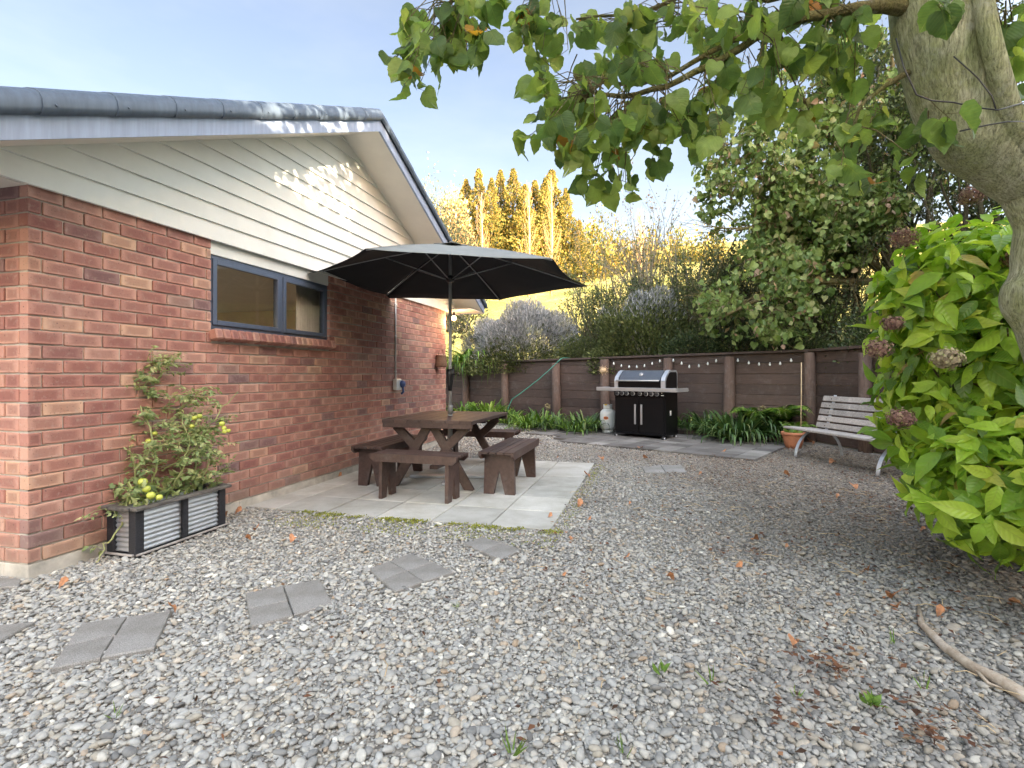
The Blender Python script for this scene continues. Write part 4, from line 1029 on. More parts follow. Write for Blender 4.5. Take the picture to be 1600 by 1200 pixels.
# hose
hz = MB(); pa, pb = onwall(876, 561, -.15), onwall(800, 624, -.75); md_ = pa.lerp(pb, .45) - Vector((0, 0, .05))
pts = [pa + Vector((.25, .2, .03)), pa + Vector((.06, .05, .03)), pa, pa.lerp(md_, .5) - Vector((0, 0, .01)), md_, md_.lerp(pb, .55) - Vector((0, 0, .01)), pb, Vector((pb.x - .15, pb.y, .25)), Vector((pb.x - .2, pb.y - .05, .09))]
hz.tube(pts, .010, 8); set_tags(hz.build('garden_hose', M['hose']), 'thin green garden hose slung diagonally down the timber wall into the plants', 'hose')

# ================================================================== WEATHERED BENCH
FLp, FRp = Vector((4.17, 7.72, 0)), Vector((4.36, 6.26, 0))
bd = (FLp - FRp).normalized(); bd.z = 0; BX = Vector((bd.y, -bd.x, 0))       # BX: from seat front to back
gbn = empty('garden_bench', 'weathered grey slatted timber bench on curved steel legs beside the hydrangea', 'bench', tuple(FRp), math.atan2(bd.y, bd.x))
# local x along the bench (towards the far end), -y towards the back
L0, L1 = -.42, 1.66
for x in (.0, (FLp - FRp).length):
    b = MB(); pts = [(x, .02 - .37 + .37 * math.cos(a), .40 * math.sin(a)) for a in np.linspace(0, math.pi, 22)]
    for i in range(21):
        p, q = Vector(pts[i]), Vector(pts[i + 1]); e = (q - p).normalized() * .002; b.bar(p - e, q + e, .009, .055, (0, -(q - p).z, (q - p).y), .001)
    b.build('leg_arch', M['galv'], gbn)
    b = MB(); b.bar((x, -.02, .398), (x, -.48, .392), .012, .05, ch=.001); b.bar((x, -.47, .38), (x, -.62, .90), .012, .05, (0, 1, 0), .001); b.build('bracket', M['galv'], gbn)
b = MB()
for i in range(5):
    y = .045 - i * .095; z = .425 - .008 * i + (.0 if i else -.006)
    b.box(((L0 + L1) / 2 + rng.normal() * .004, y, z), (L1 - L0, .084, .032), Matrix.Rotation(R(2), 3, 'X'), .008)
b.build('seat', M['weathered'], gbn)
b = MB()
for i in range(5):
    t = (i + .6) / 5.0; y = -.468 - t * .14; z = .395 + t * .49
    b.box(((L0 + L1) / 2 + rng.normal() * .004, y + .022, z), (L1 - L0, .028, .078), Matrix.Rotation(R(-16) * -1, 3, 'X'), .006)
bk = b.build('backrest', M['weathered'], gbn)
for x in (.0, (FLp - FRp).length):
    for i in range(5):
        b = MB(); t = (i + .6) / 5.0; b.lathe([(0, .006), (.008, .004), (.009, 0)], (x, -.468 - t * .14 + .040, .395 + t * .49), 8, Matrix.Rotation(R(-90), 3, 'X')); b.build('bolt_head', M['darkplastic'], bk)
# terracotta pot and cane
tp_ = empty('terracotta_pot', 'terracotta pot with a small plant at the left end of the weathered bench', 'plant pot', (4.60, 8.62, .0))
b = MB(); b.lathe([(0, 0), (.11, 0), (.135, .08), (.165, .20), (.17, .215), (.185, .22), (.188, .265), (.172, .268), (.165, .23), (0, .225)], (0, 0, 0), 28); b.build('pot', M['terracotta'], tp_)
b = MB(); b.lathe([(0, .235), (.16, .232)], (0, 0, 0), 16); b.build('soil', M['soil'], tp_)
cn = MB(); cn.tube([(4.68, 8.55, .05), (4.695, 8.56, .8), (4.70, 8.565, 1.40)], .008, 6); set_tags(cn.build('cane', M['cane']), 'thin pale upright cane standing in the terracotta pot', 'cane')

# ================================================================== PLANTER WITH TOMATO
PC = Vector(hp(.45, .262, 0)); PL, PWd = .74, .235
pl = empty('trough_planter', 'black framed trough planter with corrugated steel panels by the house corner', 'planter', tuple(PC), math.atan2(T2.y, T2.x))
# local x along wall, +y towards the wall
def corr(b, p0, p1, z0, z1, nrm_):
    n = 30; V = []
    for i in range(n + 1):
        z = z0 + (z1 - z0) * i / n; d = .006 * math.sin(i / n * math.pi * 2 * 8.5)
        for p in (p0, p1): V.append((p[0] + nrm_[0] * d, p[1] + nrm_[1] * d, z))
    b.add(V, [[2 * i, 2 * i + 1, 2 * i + 3, 2 * i + 2] for i in range(n)], True)
b = MB(); corr(b, (.03, .012), (PL - .03, .012), .035, .31, (0, -1)); corr(b, (.012, .03), (.012, PWd - .03), .035, .31, (-1, 0)); corr(b, (PL - .012, .03), (PL - .012, PWd - .03), .035, .31, (1, 0)); corr(b, (.03, PWd - .012), (PL - .03, PWd - .012), .035, .31, (0, 1))
b.build('corrugated_panels', M['galv'], pl)
for x, y in ((.025, .025), (PL - .025, .025), (.025, PWd - .025), (PL - .025, PWd - .025), (PL * .5, .008)):
    b = MB()
    if x == PL * .5: b.box((x, -.004, .17), (.045, .022, .29), None, .002)
    else: b.box((x, y, .165), (.062, .062, .31), None, .003)
    b.build('corner_post' if x != PL * .5 else 'middle_post', M['blackwood'], pl)
b = MB()
b.box((PL / 2, -.015, .328), (PL + .06, .06, .022), None, .004); b.box((PL / 2, PWd + .015, .328), (PL + .06, .06, .022), None, .004)
b.box((-.015, PWd / 2, .3285), (.06, PWd - .03, .022), None, .004); b.box((PL + .015, PWd / 2, .3285), (.06, PWd - .03, .022), None, .004)
b.build('rim', M['darkweathered'], pl)
b = MB(); b.box((PL / 2, PWd / 2, .012), (PL + .03, PWd + .03, .025), None, .003); b.build('base_board', M['blackwood'], pl)
b = MB(); b.box((PL / 2, -.02, .028), (PL + .02, .02, .012), None, .003); b.box((-.02, PWd / 2, .0285), (.02, PWd, .012), None, .003); b.build('base_trim', M['weathered'], pl)
b = MB(); b.box((PL / 2, PWd / 2, .16), (PL - .06, PWd - .06, .25), None, .003); b.build('soil', M['soil'], pl)

# ================================================================== STRAP-LEAVED PLANTS
def strap_plant(c, n, h, mat, label, lean=(0, 0, 0), flowers=0, hang=False, group='strap leaved plants along the timber wall', spread=.10):
    c = Vector(c); t = empty('strap_plant', label, 'plant', tuple(c), 0, group)
    a = rng.uniform(0, 2 * math.pi, n); r = spread * np.sqrt(rng.random(n))
    P = np.stack([r * np.cos(a), r * np.sin(a), np.zeros(n)], 1)
    out = np.stack([np.cos(a), np.sin(a), np.zeros(n)], 1) + np.array(lean) + rng.normal(0, .25, (n, 3)) * [1, 1, 0]
    out[:, 2] = 0; out = nrm(out); z = np.tile([0, 0, 1.0], (n, 1)); x = np.cross(out, z)
    s = h * 1.22 * rng.uniform(.6, 1.15, n); tilt = rng.uniform(-.1, .5, n)[:, None]
    zz = nrm(z + out * tilt); yy = np.cross(zz, x)
    Ms = np.stack([x * s[:, None], yy * s[:, None] * (1.25 if hang else 1), zz * s[:, None]], 2)
    tp = T_STRAP if not hang else [strap(2.0, .03, out=.8), strap(1.7, .03, out=.9), strap(1.2, .03, out=.7)]
    V, L, S, U = scatter(tp, rng.integers(0, len(tp), n), Ms, P)
    link('leaves', fast_mesh('leaves', V, L, S, mat, True), t)
    for k in range(flowers):
        f = k * 2.4 + 1; hx, hy = .18 * math.cos(f) + lean[0] * .3, .18 * math.sin(f) + lean[1] * .3 - .1; hz = h * (.85 + .1 * (k % 3))
        b = MB(); b.tube([(hx * .1, hy * .1, 0), (hx * .5, hy * .5, hz * .6), (hx, hy, hz)], .006, 5); st = b.build('flower_stem', M['tomstem'], t)
        d = rdir(70); foliage('flower_head', d * .01 + np.array([hx, hy, hz]), d, rdir(70), rng.uniform(.045, .075, 70), T_SM, M['dryflower2'], st)
    return t
SPL = 'clump of long strap leaves'
def bedpt(px, py): return gr(px, py, .06)
for px, py, n, h, mt, lab, fl_ in (
    (728, 655, 90, .62, 'strap', 'tall bright green strap leaved clump in the corner behind the umbrella pole', 0),
    (762, 655, 110, .62, 'strap', 'big bright green strap leaved clump behind the right end of the picnic table', 0),
    (792, 661, 60, .50, 'strap', 'bright green strap leaved clump under the lower end of the green hose', 0),
    (826, 668, 75, .48, 'strap', 'bright green strap leaved clump just right of the green hose end', 0),
    (849, 667, 28, .52, 'strap', 'yellow green strap leaved clump with a faded flower head at the bed edge', 1),
    (869, 670, 45, .45, 'strapdark', 'small dark green strap leaved clump at the third post from the hose', 0),
    (899, 674, 40, .45, 'strap', 'narrow green strap leaved clump in the middle of the bed left of the barbecue', 0),
    (918, 672, 60, .50, 'strapdark', 'blue green strap leaved clump beside the gas bottle', 0),
    (1083, 672, 45, .48, 'strap', 'light green strap leaved clump against the right side of the barbecue', 0),
    (1110, 677, 80, .60, 'strapdark', 'dark green strap leaved clump right of the barbecue', 0),
    (1150, 686, 120, .66, 'strapdark', 'widest dark green strap leaved clump between barbecue and bench', 0),
    (1185, 684, 110, .62, 'strapdark', 'dark green arching strap leaved clump at the corner of the grey paving', 1)):
    strap_plant(bedpt(px, py), int(n * 1.7), h, M[mt], lab, flowers=fl_, spread=.20)
strap_plant(wp(-5.9, .25, 1.5), 120, .78, M['strap'], 'large strap leaved plant spilling over the wall top beside the house end', (-.5, -.9, 0), 2, True, spread=.25)
strap_plant(wp(-6.8, .30, 1.5), 90, .75, M['strap'], 'strap leaved plant with pale flower heads on the bank behind the house end', (-.3, -.9, 0), 3, True, spread=.25)
# fern
def frond_fern(c, n, h, label, name='fern'):
    t = empty(name, label, 'fern', tuple(c)); P, A, U_, S_ = [], [], [], []; b = MB()
    for i in range(n):
        a = 2 * math.pi * i / n + random.uniform(-.3, .3); L = h * random.uniform(.8, 1.15); pts = []
        for k in range(9):
            s = k / 8; rr = L * .75 * s; pts.append(Vector((math.cos(a) * rr, math.sin(a) * rr, L * (1.15 * s - .75 * s * s * s))))
        b.tube(pts, [.004 * (1 - k / 9) + .001 for k in range(9)], 4)
        for k in range(1, 33):
            s = k / 33; j = min(7, int(s * 8)); p = pts[j].lerp(pts[j + 1], s * 8 - j); d = (pts[j + 1] - pts[j]).normalized(); side = d.cross(Vector((0, 0, 1))).normalized()
            for sg in (-1, 1): P.append(p); A.append(side * sg + d * .35 + Vector((0, 0, -.15))); U_.append((0, 0, 1)); S_.append(.26 * h * math.sin(math.pi * min(1, s * .9 + .12)) ** .8 + .01)
    b.build('stems', M['tomstem'], t)
    foliage('fronds', P, A, U_, S_, T_NARROW + [Tpl([(0, 0, 0), (.16, .4, .03), (0, 1, -.12), (-.16, .4, .03)], [[0, 1, 2, 3]])], M['strap'], t)
frond_fern(wp(2.05, -.40, .08), 13, .98, 'green fern against the corner post left of the bench')
frond_fern(Vector((4.85, 8.95, .15)), 8, .42, 'small fern behind the terracotta pot')
foliage('pot_leaves', np.array([4.60, 8.62, .24]) + rng.normal(0, .07, (30, 3)) * [1, 1, .2], rdir(30) + [0, 0, .9], rdir(30), rng.uniform(.05, .12, 30), T_SM, M['weed'], bpy.data.objects['terracotta_pot']).location = (-4.60, -8.62, 0)

# ================================================================== TOMATO PLANT
def tomato_plant():
    base = Vector((0, 0, 0)); loc = Vector((-2.55, 3.85, .28))
    t = empty('tomato_plant', 'straggly tomato plant with green fruit growing from the trough planter', 'plant', tuple(loc)); b = MB(); P, A, S_ = [], [], []; fr = []
    def W(px, py, Y): return at(px, py, Y) - loc
    stems = [[(225, 775, 3.9), (222, 720, 3.9), (218, 660, 3.88), (226, 610, 3.85), (228, 565, 3.82)], [(240, 775, 3.9), (236, 700, 3.9), (245, 650, 3.9), (238, 600, 3.9), (250, 575, 3.9)],
             [(255, 770, 4.0), (250, 720, 4.0), (262, 680, 4.0), (280, 640, 4.0), (296, 610, 3.98)], [(230, 740, 3.9), (270, 725, 3.95), (305, 700, 3.98), (325, 670, 4.0), (342, 645, 4.02), (372, 612, 4.1)],
             [(215, 770, 3.8), (205, 730, 3.75), (185, 700, 3.7), (165, 700, 3.66)], [(300, 770, 4.15), (306, 720, 4.15), (310, 680, 4.12), (318, 640, 4.1)],
             [(250, 735, 3.9), (225, 700, 3.85), (200, 680, 3.8), (180, 688, 3.75)], [(205, 785, 3.62), (190, 790, 3.55), (175, 800, 3.5), (165, 795, 3.45)],
             [(208, 745, 3.7), (200, 782, 3.56), (186, 830, 3.45), (165, 850, 3.42), (143, 884, 3.36)], [(315, 775, 4.2), (335, 765, 4.25), (345, 742, 4.2)], [(228, 610, 3.85), (205, 600, 3.85), (190, 596, 3.85)], [(240, 600, 3.9), (262, 575, 3.9), (268, 560, 3.9)], [(280, 640, 4.), (300, 628, 4.), (318, 605, 4.)], [(235, 780, 3.75), (245, 720, 3.72), (235, 670, 3.74), (215, 620, 3.78), (235, 580, 3.8)], [(265, 775, 3.85), (285, 730, 3.82), (295, 690, 3.85), (285, 650, 3.9)], [(290, 775, 4.0), (320, 740, 4.0), (330, 700, 4.03), (318, 670, 4.0)], [(210, 775, 3.7), (212, 735, 3.65), (235, 700, 3.7), (262, 690, 3.75)]]
    dens = [1.25, 1.1, 1.3, .75, 1.3, 1.3, 1.2, .8, .12, 1, 1.2, 1.1, 1.2, 1.2, 1.3, 1.3, 1.3]
    for st, dn in zip(stems, dens):
        pts = [W(*p) for p in st]; fine = []
        for i in range(len(pts) - 1):
            for k in range(4): fine.append(pts[i].lerp(pts[i + 1], k / 4) + Vector(rng.normal(0, .008, 3)))
        fine.append(pts[-1]); b.tube(fine, [.0085 * (1 - .65 * i / len(fine)) for i in range(len(fine))], 6)
        for i, p in enumerate(fine):
            if i < 3: continue
            for _ in range(rng.poisson(1.55 * dn)):
                d = Vector(rng.normal(size=3)); d.z = abs(d.z) * .5; d.normalize(); L = random.uniform(.07, .20)
                q = p + d * L + Vector((0, 0, -.03)); b.tube([p, p.lerp(q, .5) + Vector((0, 0, .015)), q], .002, 3, False)
                for k in range(9):
                    s = .25 + .75 * k / 8; c = p.lerp(q, s); sg = Vector((0, 0, 1)).cross(d) * (1 if k % 2 else -1)
                    for _2 in range(1 + (k % 2)): P.append(c + Vector(rng.normal(0, .008, 3))); A.append(sg * .9 + d * .6 + Vector((0, 0, rng.uniform(-.7, .1)))); S_.append(random.uniform(.020, .046))
    n0 = 300; q = rng.random((n0, 2)) * [PL - .04, PWd]
    for u, v in q: 
        p = Vector(PC) + T2 * u - N2 * v + Vector((0, 0, random.uniform(.33, .46))) - loc; P.append(p); A.append(Vector(rng.normal(size=3)) + Vector((0, 0, .3))); S_.append(random.uniform(.035, .075))
    b.build('stems', M['tomstem'], t)
    n = len(P); foliage('leaves', P, A, rdir(n) * .7 + [0, 0, .6], S_, [leaf_tpl([(0, .02), (.2, .22), (.35, .13), (.5, .24), (.65, .12), (.8, .15), (1, .005)], .3, .4), T_SM[0], leaf_tpl([(0, .02), (.25, .3), (.4, .14), (.6, .24), (1, .005)], -.2, .6)], M['tomleaf'], t)
    for px, py, Y, r in ((223, 753, 3.68, .030), (229, 764, 3.66, .026), (236, 774, 3.64, .028), (249, 777, 3.66, .022), (304, 653, 3.98, .019), (312, 650, 3.99, .019), (300, 666, 3.97, .018), (347, 662, 4.02, .021), (350, 669, 4.03, .018), (351, 674, 4.0, .018), (357, 673, 4.02, .017), (232, 689, 3.86, .02), (242, 677, 3.88, .018)):
        b = MB(); b.lathe([(0, -r * .92), (r * .5, -r * .8), (r * .9, -r * .4), (r, 0), (r * .88, r * .45), (r * .5, r * .78), (0, r * .72)], tuple(W(px, py, Y - .13)), 16); b.build('tomato', M['tomato'], t)
tomato_plant()

# ================================================================== HYDRANGEA
def hydrangea():
    loc = Vector((3.22, 3.28, 0)); t = empty('hydrangea', 'large bright green hydrangea bush with dried brown flower heads in a dark pot', 'bush', tuple(loc))
    C = Vector((0, 0, 1.14)); Rr = np.array([.79, .82, 1.08]); b = MB(); P, A, U_, S_ = [], [], [], []
    trunk = [Vector((2.42, 2.35, .2)), Vector((2.40, 2.35, 2.2))]
    N = 620; d = rdir(N); d = d[d[:, 2] > -.93]
    # lumpy outline
    for di in d:
        rr = 1 + .10 * math.sin(di[0] * 5 + 1) * math.sin(di[2] * 6) + rng.uniform(-.22, .03)
        if di[2] < -.1: rr *= 1 - .16 * (-di[2] - .1)
        tip = Vector(di * Rr * rr) + C
        wpz = tip + loc
        if wpz.z < .12: continue
        if wpz.x < 2.80 and wpz.y < 2.75 and wpz.x > 2.2 and wpz.z > .9: continue
        if random.random() < .16:
            base = Vector((rng.normal() * .08, rng.normal() * .08, .35)); m_ = base.lerp(tip, .5) + Vector((0, 0, .12)); b.tube([base, m_, tip], [.009, .006, .004], 5, False)
        dr = Vector(di); 
        for w_ in range(3):
            c = tip - dr * .075 * w_
            ph = random.uniform(0, 6.28); e1 = dr.cross(Vector((0, 0, 1))).normalized(); e2 = dr.cross(e1)
            for k in range(2 + (w_ == 0)):
                a = ph + k * (2 * math.pi / (2 + (w_ == 0))) + w_ * 1.57; r_ = e1 * math.cos(a) + e2 * math.sin(a)
                ax = r_ + dr * (.55 if w_ == 0 else .3) + Vector((0, 0, -.25)) + Vector(rng.normal(0, .2, 3))
                P.append(c + r_ * .03); A.append(ax); U_.append(dr * .8 + Vector((0, 0, .6)) + Vector(rng.normal(0, .42, 3))); S_.append(random.uniform(.09, .225) * (.8 if w_ == 0 else 1))
    C2 = Vector((2.66, 2.84, .64)) - loc; d2 = rdir(110); d2 = d2[(d2[:, 0] < .75)]
    for di in d2:                                                # low branches spilling forward over the gravel
        tip = C2 + Vector(di) * .40 * random.uniform(.75, 1.05)
        if tip.z < .10: continue
        if random.random() < .25: b.tube([Vector((0, 0, .4)), Vector((0, 0, .4)).lerp(tip, .5) + Vector((0, 0, .1)), tip], [.008, .006, .004], 5, False)
        dr = Vector(di)
        for w_ in range(2):
            c = tip - dr * .07 * w_; ph = random.uniform(0, 6.28); e1 = dr.cross(Vector((0, 0, 1))).normalized(); e2 = dr.cross(e1)
            for k in range(3):
                a = ph + k * 2.09; r_ = e1 * math.cos(a) + e2 * math.sin(a); P.append(c + r_ * .03); A.append(r_ + dr * .5 + Vector((0, 0, -.25)) + Vector(rng.normal(0, .25, 3))); U_.append(dr * .8 + Vector((0, 0, .6)) + Vector(rng.normal(0, .4, 3))); S_.append(random.uniform(.09, .19))
    C3 = Vector((2.60, 3.05, 1.66)) - loc; d3 = rdir(120)
    for di in d3:                                                # upper branches leaning out towards the bench
        tip = C3 + Vector(di) * .40 * random.uniform(.7, 1.08)
        if random.random() < .2: b.tube([Vector((-.1, 0, .8)), Vector((-.1, 0, .8)).lerp(tip, .55) + Vector((0, 0, .1)), tip], [.008, .006, .004], 5, False)
        dr = Vector(di)
        for w_ in range(2):
            c = tip - dr * .07 * w_; ph = random.uniform(0, 6.28); e1 = dr.cross(Vector((0, 0, 1))).normalized(); e2 = dr.cross(e1)
            for k in range(3):
                a = ph + k * 2.09; r_ = e1 * math.cos(a) + e2 * math.sin(a); P.append(c + r_ * .03); A.append(r_ + dr * .5 + Vector((0, 0, -.2)) + Vector(rng.normal(0, .25, 3))); U_.append(dr * .8 + Vector((0, 0, .6)) + Vector(rng.normal(0, .4, 3))); S_.append(random.uniform(.08, .19))
    b.build('stems', M['twig'], t)
    S_ = np.array(S_); S3 = np.stack([S_ * rng.uniform(.85, 1.1, len(S_)), S_, S_], 1)
    foliage('leaves', P, A, U_, S3, T_OV, M['hydleaf'], t)
    for px, py, Y, r, mt in ((1413, 372, 2.95, .085, 0), (1517, 306, 3.0, .08, 0), (1395, 505, 2.75, .058, 0), (1371, 545, 2.7, .075, 0), (1480, 560, 2.18, .068, 1), (1408, 653, 2.55, .072, 0), (1583, 404, 2.75, .07, 0)):
        c = at(px, py, Y) - loc; n = 520; r = r * .86; dd = rdir(n); P2 = dd * r * rng.uniform(.55, 1.12, (n, 1)) * (1 + .15 * np.sin(dd[:, :1] * 6) * np.sin(dd[:, 2:] * 5)) * [1, 1, .75] + np.array(c)
        foliage('dried_flower_head', P2, np.cross(dd, rdir(n)), dd, rng.uniform(.007, .015, n), [Tpl([(-.5, -.5, 0), (.5, -.5, .1), (.5, .5, 0), (-.5, .5, .1)], [[0, 1, 2, 3]]), Tpl([(0, 0, 0), (.6, .3, .2), (0, .9, 0), (-.6, .3, .2)], [[0, 1, 2, 3]])], M['dryflower2' if mt else 'dryflower'], t, smooth=False)
    b = MB(); b.lathe([(0, 0), (.17, 0), (.22, .2), (.255, .40), (.27, .41), (.272, .44), (.25, .44), (.24, .39), (0, .38)], (.08, -.10, 0), 28); b.build('pot', M['darkplastic'], t)
hydrangea()

# ================================================================== BIG TREE ON THE RIGHT
def big_tree():
    loc = Vector((2.5, 2.35, 0)); t = empty('shade_tree', 'pale barked tree with an overhanging limb and drooping broad leaves at the right edge', 'tree', tuple(loc))
    def W(px, py, Y=2.3): return at(px, py, Y) - loc
    b = MB()
    tr = [((1775, 1030), .27), ((1745, 985), .20), ((1690, 900), .158), ((1680, 750), .13), ((1672, 620), .115), ((1646, 520), .120), ((1634, 463), .158), ((1637, 420), .125), ((1638, 350), .115), ((1620, 290), .128), ((1574, 243), .155), ((1526, 212), .162), ((1496, 160), .160), ((1477, 100), .160), ((1463, 40), .165), ((1450, -60), .16), ((1430, -220), .14), ((1400, -450), .10), ((1370, -700), .06)]
    pts = [W(*p) for p, r in tr]; rad = [r for p, r in tr]; fp, fr = [], []
    for i in range(len(pts) - 1):
        for k in range(5):
            s = k / 5; s2 = s * s * (3 - 2 * s); fp.append(pts[i].lerp(pts[i + 1], s)); fr.append(rad[i] * (1 - s2) + rad[i + 1] * s2 + rng.uniform(-.003, .003))
    b.tube(fp + [pts[-1]], fr + [rad[-1]], 30)
    b.tube([W(1604, 262, 2.25), W(1580, 195, 2.15), W(1563, 120, 2.10), W(1543, 50, 2.10), W(1528, -40, 2.15), W(1500, -250, 2.3)], [.075, .045, .038, .037, .038, .03], 16)
    v = b.build('trunk', M['bark'], t)
    md = v.modifiers.new('sub', 'SUBSURF'); md.levels = 1; md.render_levels = 1
    tex = None
    L = [ [((1440, 10, 2.3), .045), ((1385, 9, 2.25), .028), ((1320, 16, 2.22), .022), ((1236, 31, 2.2), .019), ((1180, 60, 2.2), .017), ((1110, 101, 2.2), .0145), ((1040, 136, 2.2), .012), ((975, 151.5, 2.2), .010), ((928, 144, 2.2), .007), ((896, 117, 2.2), .005)],
          [((1236, 26, 2.24), .015), ((1215, 42, 2.3), .014), ((1145, 62, 2.35), .013), ((1050, 117, 2.4), .010), ((1000, 133, 2.45), .008), ((930, 128, 2.5), .005)],
          [((1450, -60, 2.3), .05), ((1300, -90, 2.4), .035), ((1150, -70, 2.5), .026), ((1000, -50, 2.5), .02), ((850, -50, 2.4), .015), ((740, -20, 2.3), .010), ((680, 20, 2.3), .006), ((655, 60, 2.25), .004)],
          [((1300, -20, 2.6), .02), ((1200, 0, 2.7), .015), ((1100, -20, 2.7), .012), ((1000, 20, 2.7), .008), ((900, 30, 2.7), .005)],
          [((1478, 40, 2.4), .05), ((1600, -40, 2.6), .035), ((1750, -100, 2.7), .02)], [((1420, 115, 2.3), .014), ((1380, 135, 2.3), .01), ((1340, 170, 2.25), .007), ((1330, 230, 2.2), .004)], [((1430, -200, 2.3), .06), ((1250, -320, 2.6), .04), ((1000, -380, 2.9), .02)], [((1400, -450, 2.3), .05), ((1550, -600, 2.0), .03), ((1800, -700, 1.8), .02)]]
    b = MB()
    for l in L:
        P = [W(*p) for p, r in l]; r_ = [r for p, r in l]; f2, r2 = [], []
        for i in range(len(P) - 1):
            for k in range(3):
                f2.append(P[i].lerp(P[i + 1], k / 3) + Vector(rng.normal(0, .003, 3))); r2.append(r_[i] + (r_[i + 1] - r_[i]) * k / 3)
        b.tube(f2 + [P[-1]], r2 + [r_[-1]], 10)
    PP, AA, UU, SS = [], [], [], []; tw = MB()
    # twigs: anchor -> tip in a region, with drooping leaves
    def cluster(anchor, regions, smin=.065, smax=.125):
        a = W(*anchor)
        for (px, py, rx, ry, n, Y) in regions:
            for _ in range(max(1, int(n * .76))):
                e = W(px + rng.normal() * rx * .55, py + rng.normal() * ry * .55, Y + rng.normal() * .16)
                st = a + Vector(rng.normal(0, .04, 3)); m_ = st.lerp(e, .55) + Vector((0, 0, random.uniform(-.02, .06)))
                tw.tube([st, st.lerp(m_, .5) + Vector((0, 0, .015)), m_, e], [.003, .0026, .002, .0014], 4, False)
                k_ = random.randint(2, 4)
                for i in range(k_):
                    s = 1 - i * .16; p = (m_.lerp(e, s) if s > .5 else st.lerp(m_, s * 2)); d = Vector(rng.normal(size=3)); d.z = -.3; d.normalize()
                    pe = p + d * random.uniform(.02, .045); tw.tube([p, pe], .0012, 3, False)
                    ax = Vector((d.x * .45, d.y * .45, -1 + abs(rng.normal()) * .35)); nn = Vector(rng.normal(size=3)); nn.z *= .3
                    PP.append(pe); AA.append(ax); UU.append(nn); SS.append(random.uniform(smin, smax) * .90)
    cluster((700, 5, 2.3), [(640, 90, 22, 40, 10, 2.3), (660, 30, 25, 30, 8, 2.3), (700, 60, 25, 45, 11, 2.3), (740, 75, 25, 35, 9, 2.3), (735, 15, 30, 18, 7, 2.35), (632, 125, 14, 14, 3, 2.3)], .06, .12)
    cluster((850, -40, 2.4), [(800, 20, 22, 20, 6, 2.4), (820, 45, 20, 25, 6, 2.4), (840, 70, 18, 20, 4, 2.4), (880, 30, 25, 20, 6, 2.45), (885, 60, 15, 12, 2, 2.4)], .055, .10)
    cluster((925, 142, 2.2), [(850, 135, 18, 25, 8, 2.2), (835, 195, 14, 25, 5, 2.2), (880, 180, 25, 30, 12, 2.2), (905, 150, 25, 25, 8, 2.2), (838, 95, 8, 14, 3, 2.25), (870, 225, 16, 14, 4, 2.2), (920, 205, 16, 20, 6, 2.2)], .055, .105)
    cluster((975, 150, 2.2), [(940, 200, 25, 30, 10, 2.2), (900, 250, 12, 28, 4, 2.2), (960, 240, 20, 25, 6, 2.25), (935, 300, 12, 22, 6, 2.25), (965, 285, 14, 20, 5, 2.25), (990, 200, 20, 25, 8, 2.2)], .05, .105)
    cluster((1040, 136, 2.2), [(1010, 185, 25, 35, 9, 2.25), (1045, 180, 22, 30, 8, 2.3), (1000, 100, 35, 20, 10, 2.3), (1060, 215, 18, 25, 5, 2.3), (950, 95, 30, 16, 8, 2.35), (1020, 240, 16, 16, 4, 2.3)], .05, .105)
    cluster((1050, 20, 2.5), [(1000, 30, 45, 25, 14, 2.6), (930, 30, 35, 22, 9, 2.6), (1075, 25, 35, 25, 10, 2.5), (1100, 70, 35, 25, 8, 2.6), (980, 70, 35, 20, 8, 2.7)], .06, .12)
    cluster((1110, 100, 2.2), [(1085, 160, 25, 30, 7, 2.25), (1125, 150, 25, 28, 8, 2.3), (1150, 110, 25, 25, 6, 2.3), (1110, 210, 20, 18, 4, 2.35)], .055, .11)
    cluster((1200, 45, 2.2), [(1180, 20, 40, 22, 9, 2.3), (1180, 110, 30, 30, 8, 2.35), (1230, 85, 30, 28, 8, 2.3), (1215, 165, 22, 28, 8, 2.3), (1250, 180, 20, 22, 5, 2.3), (1100, 12, 28, 20, 5, 2.1)], .06, .125)
    cluster((1300, 18, 2.22), [(1280, 60, 30, 30, 8, 2.3), (1330, 70, 30, 35, 8, 2.35), (1260, 5, 40, 18, 8, 2.3), (1340, 20, 30, 15, 6, 2.4), (1310, 120, 22, 25, 5, 2.35)], .06, .12)
    cluster((1335, 200, 2.22), [(1315, 240, 8, 18, 2, 2.15), (1335, 200, 14, 18, 4, 2.25), (1345, 260, 10, 20, 2, 2.2), (1365, 175, 14, 15, 4, 2.3), (1445, 268, 5, 12, 1, 2.1)], .075, .11)
    cluster((1440, 160, 2.12), [(1445, 195, 12, 10, 2, 2.0), (1485, 178, 12, 8, 2, 2.0)], .11, .135)
    cluster((1560, 10, 2.2), [(1590, 30, 25, 25, 6, 2.3), (1585, 110, 15, 30, 6, 2.4), (1470, 5, 25, 10, 4, 2.0), (1590, 180, 12, 30, 4, 2.5)], .09, .13)
    # crown above the frame
    n = 130
    for _ in range(n):
        d = Vector(rng.normal(size=3)).normalized() * (random.random() ** .4); e = Vector((-.2 + d.x * 2.4, .5 + d.y * 2.3, 3.9 + d.z * 1.3))
        if e.z < 2.75 + max(0, (e.y + loc.y - 1)) * .55: continue
        st = e + Vector(rng.normal(0, .25, 3)) + Vector((.2, 0, -.1)); tw.tube([st, e], .003, 3, False)
        for i in range(6):
            p = st.lerp(e, random.random()); PP.append(p + Vector(rng.normal(0, .05, 3))); AA.append(Vector((rng.normal() * .5, rng.normal() * .5, -1))); UU.append(Vector(rng.normal(size=3))); SS.append(random.uniform(.08, .13))
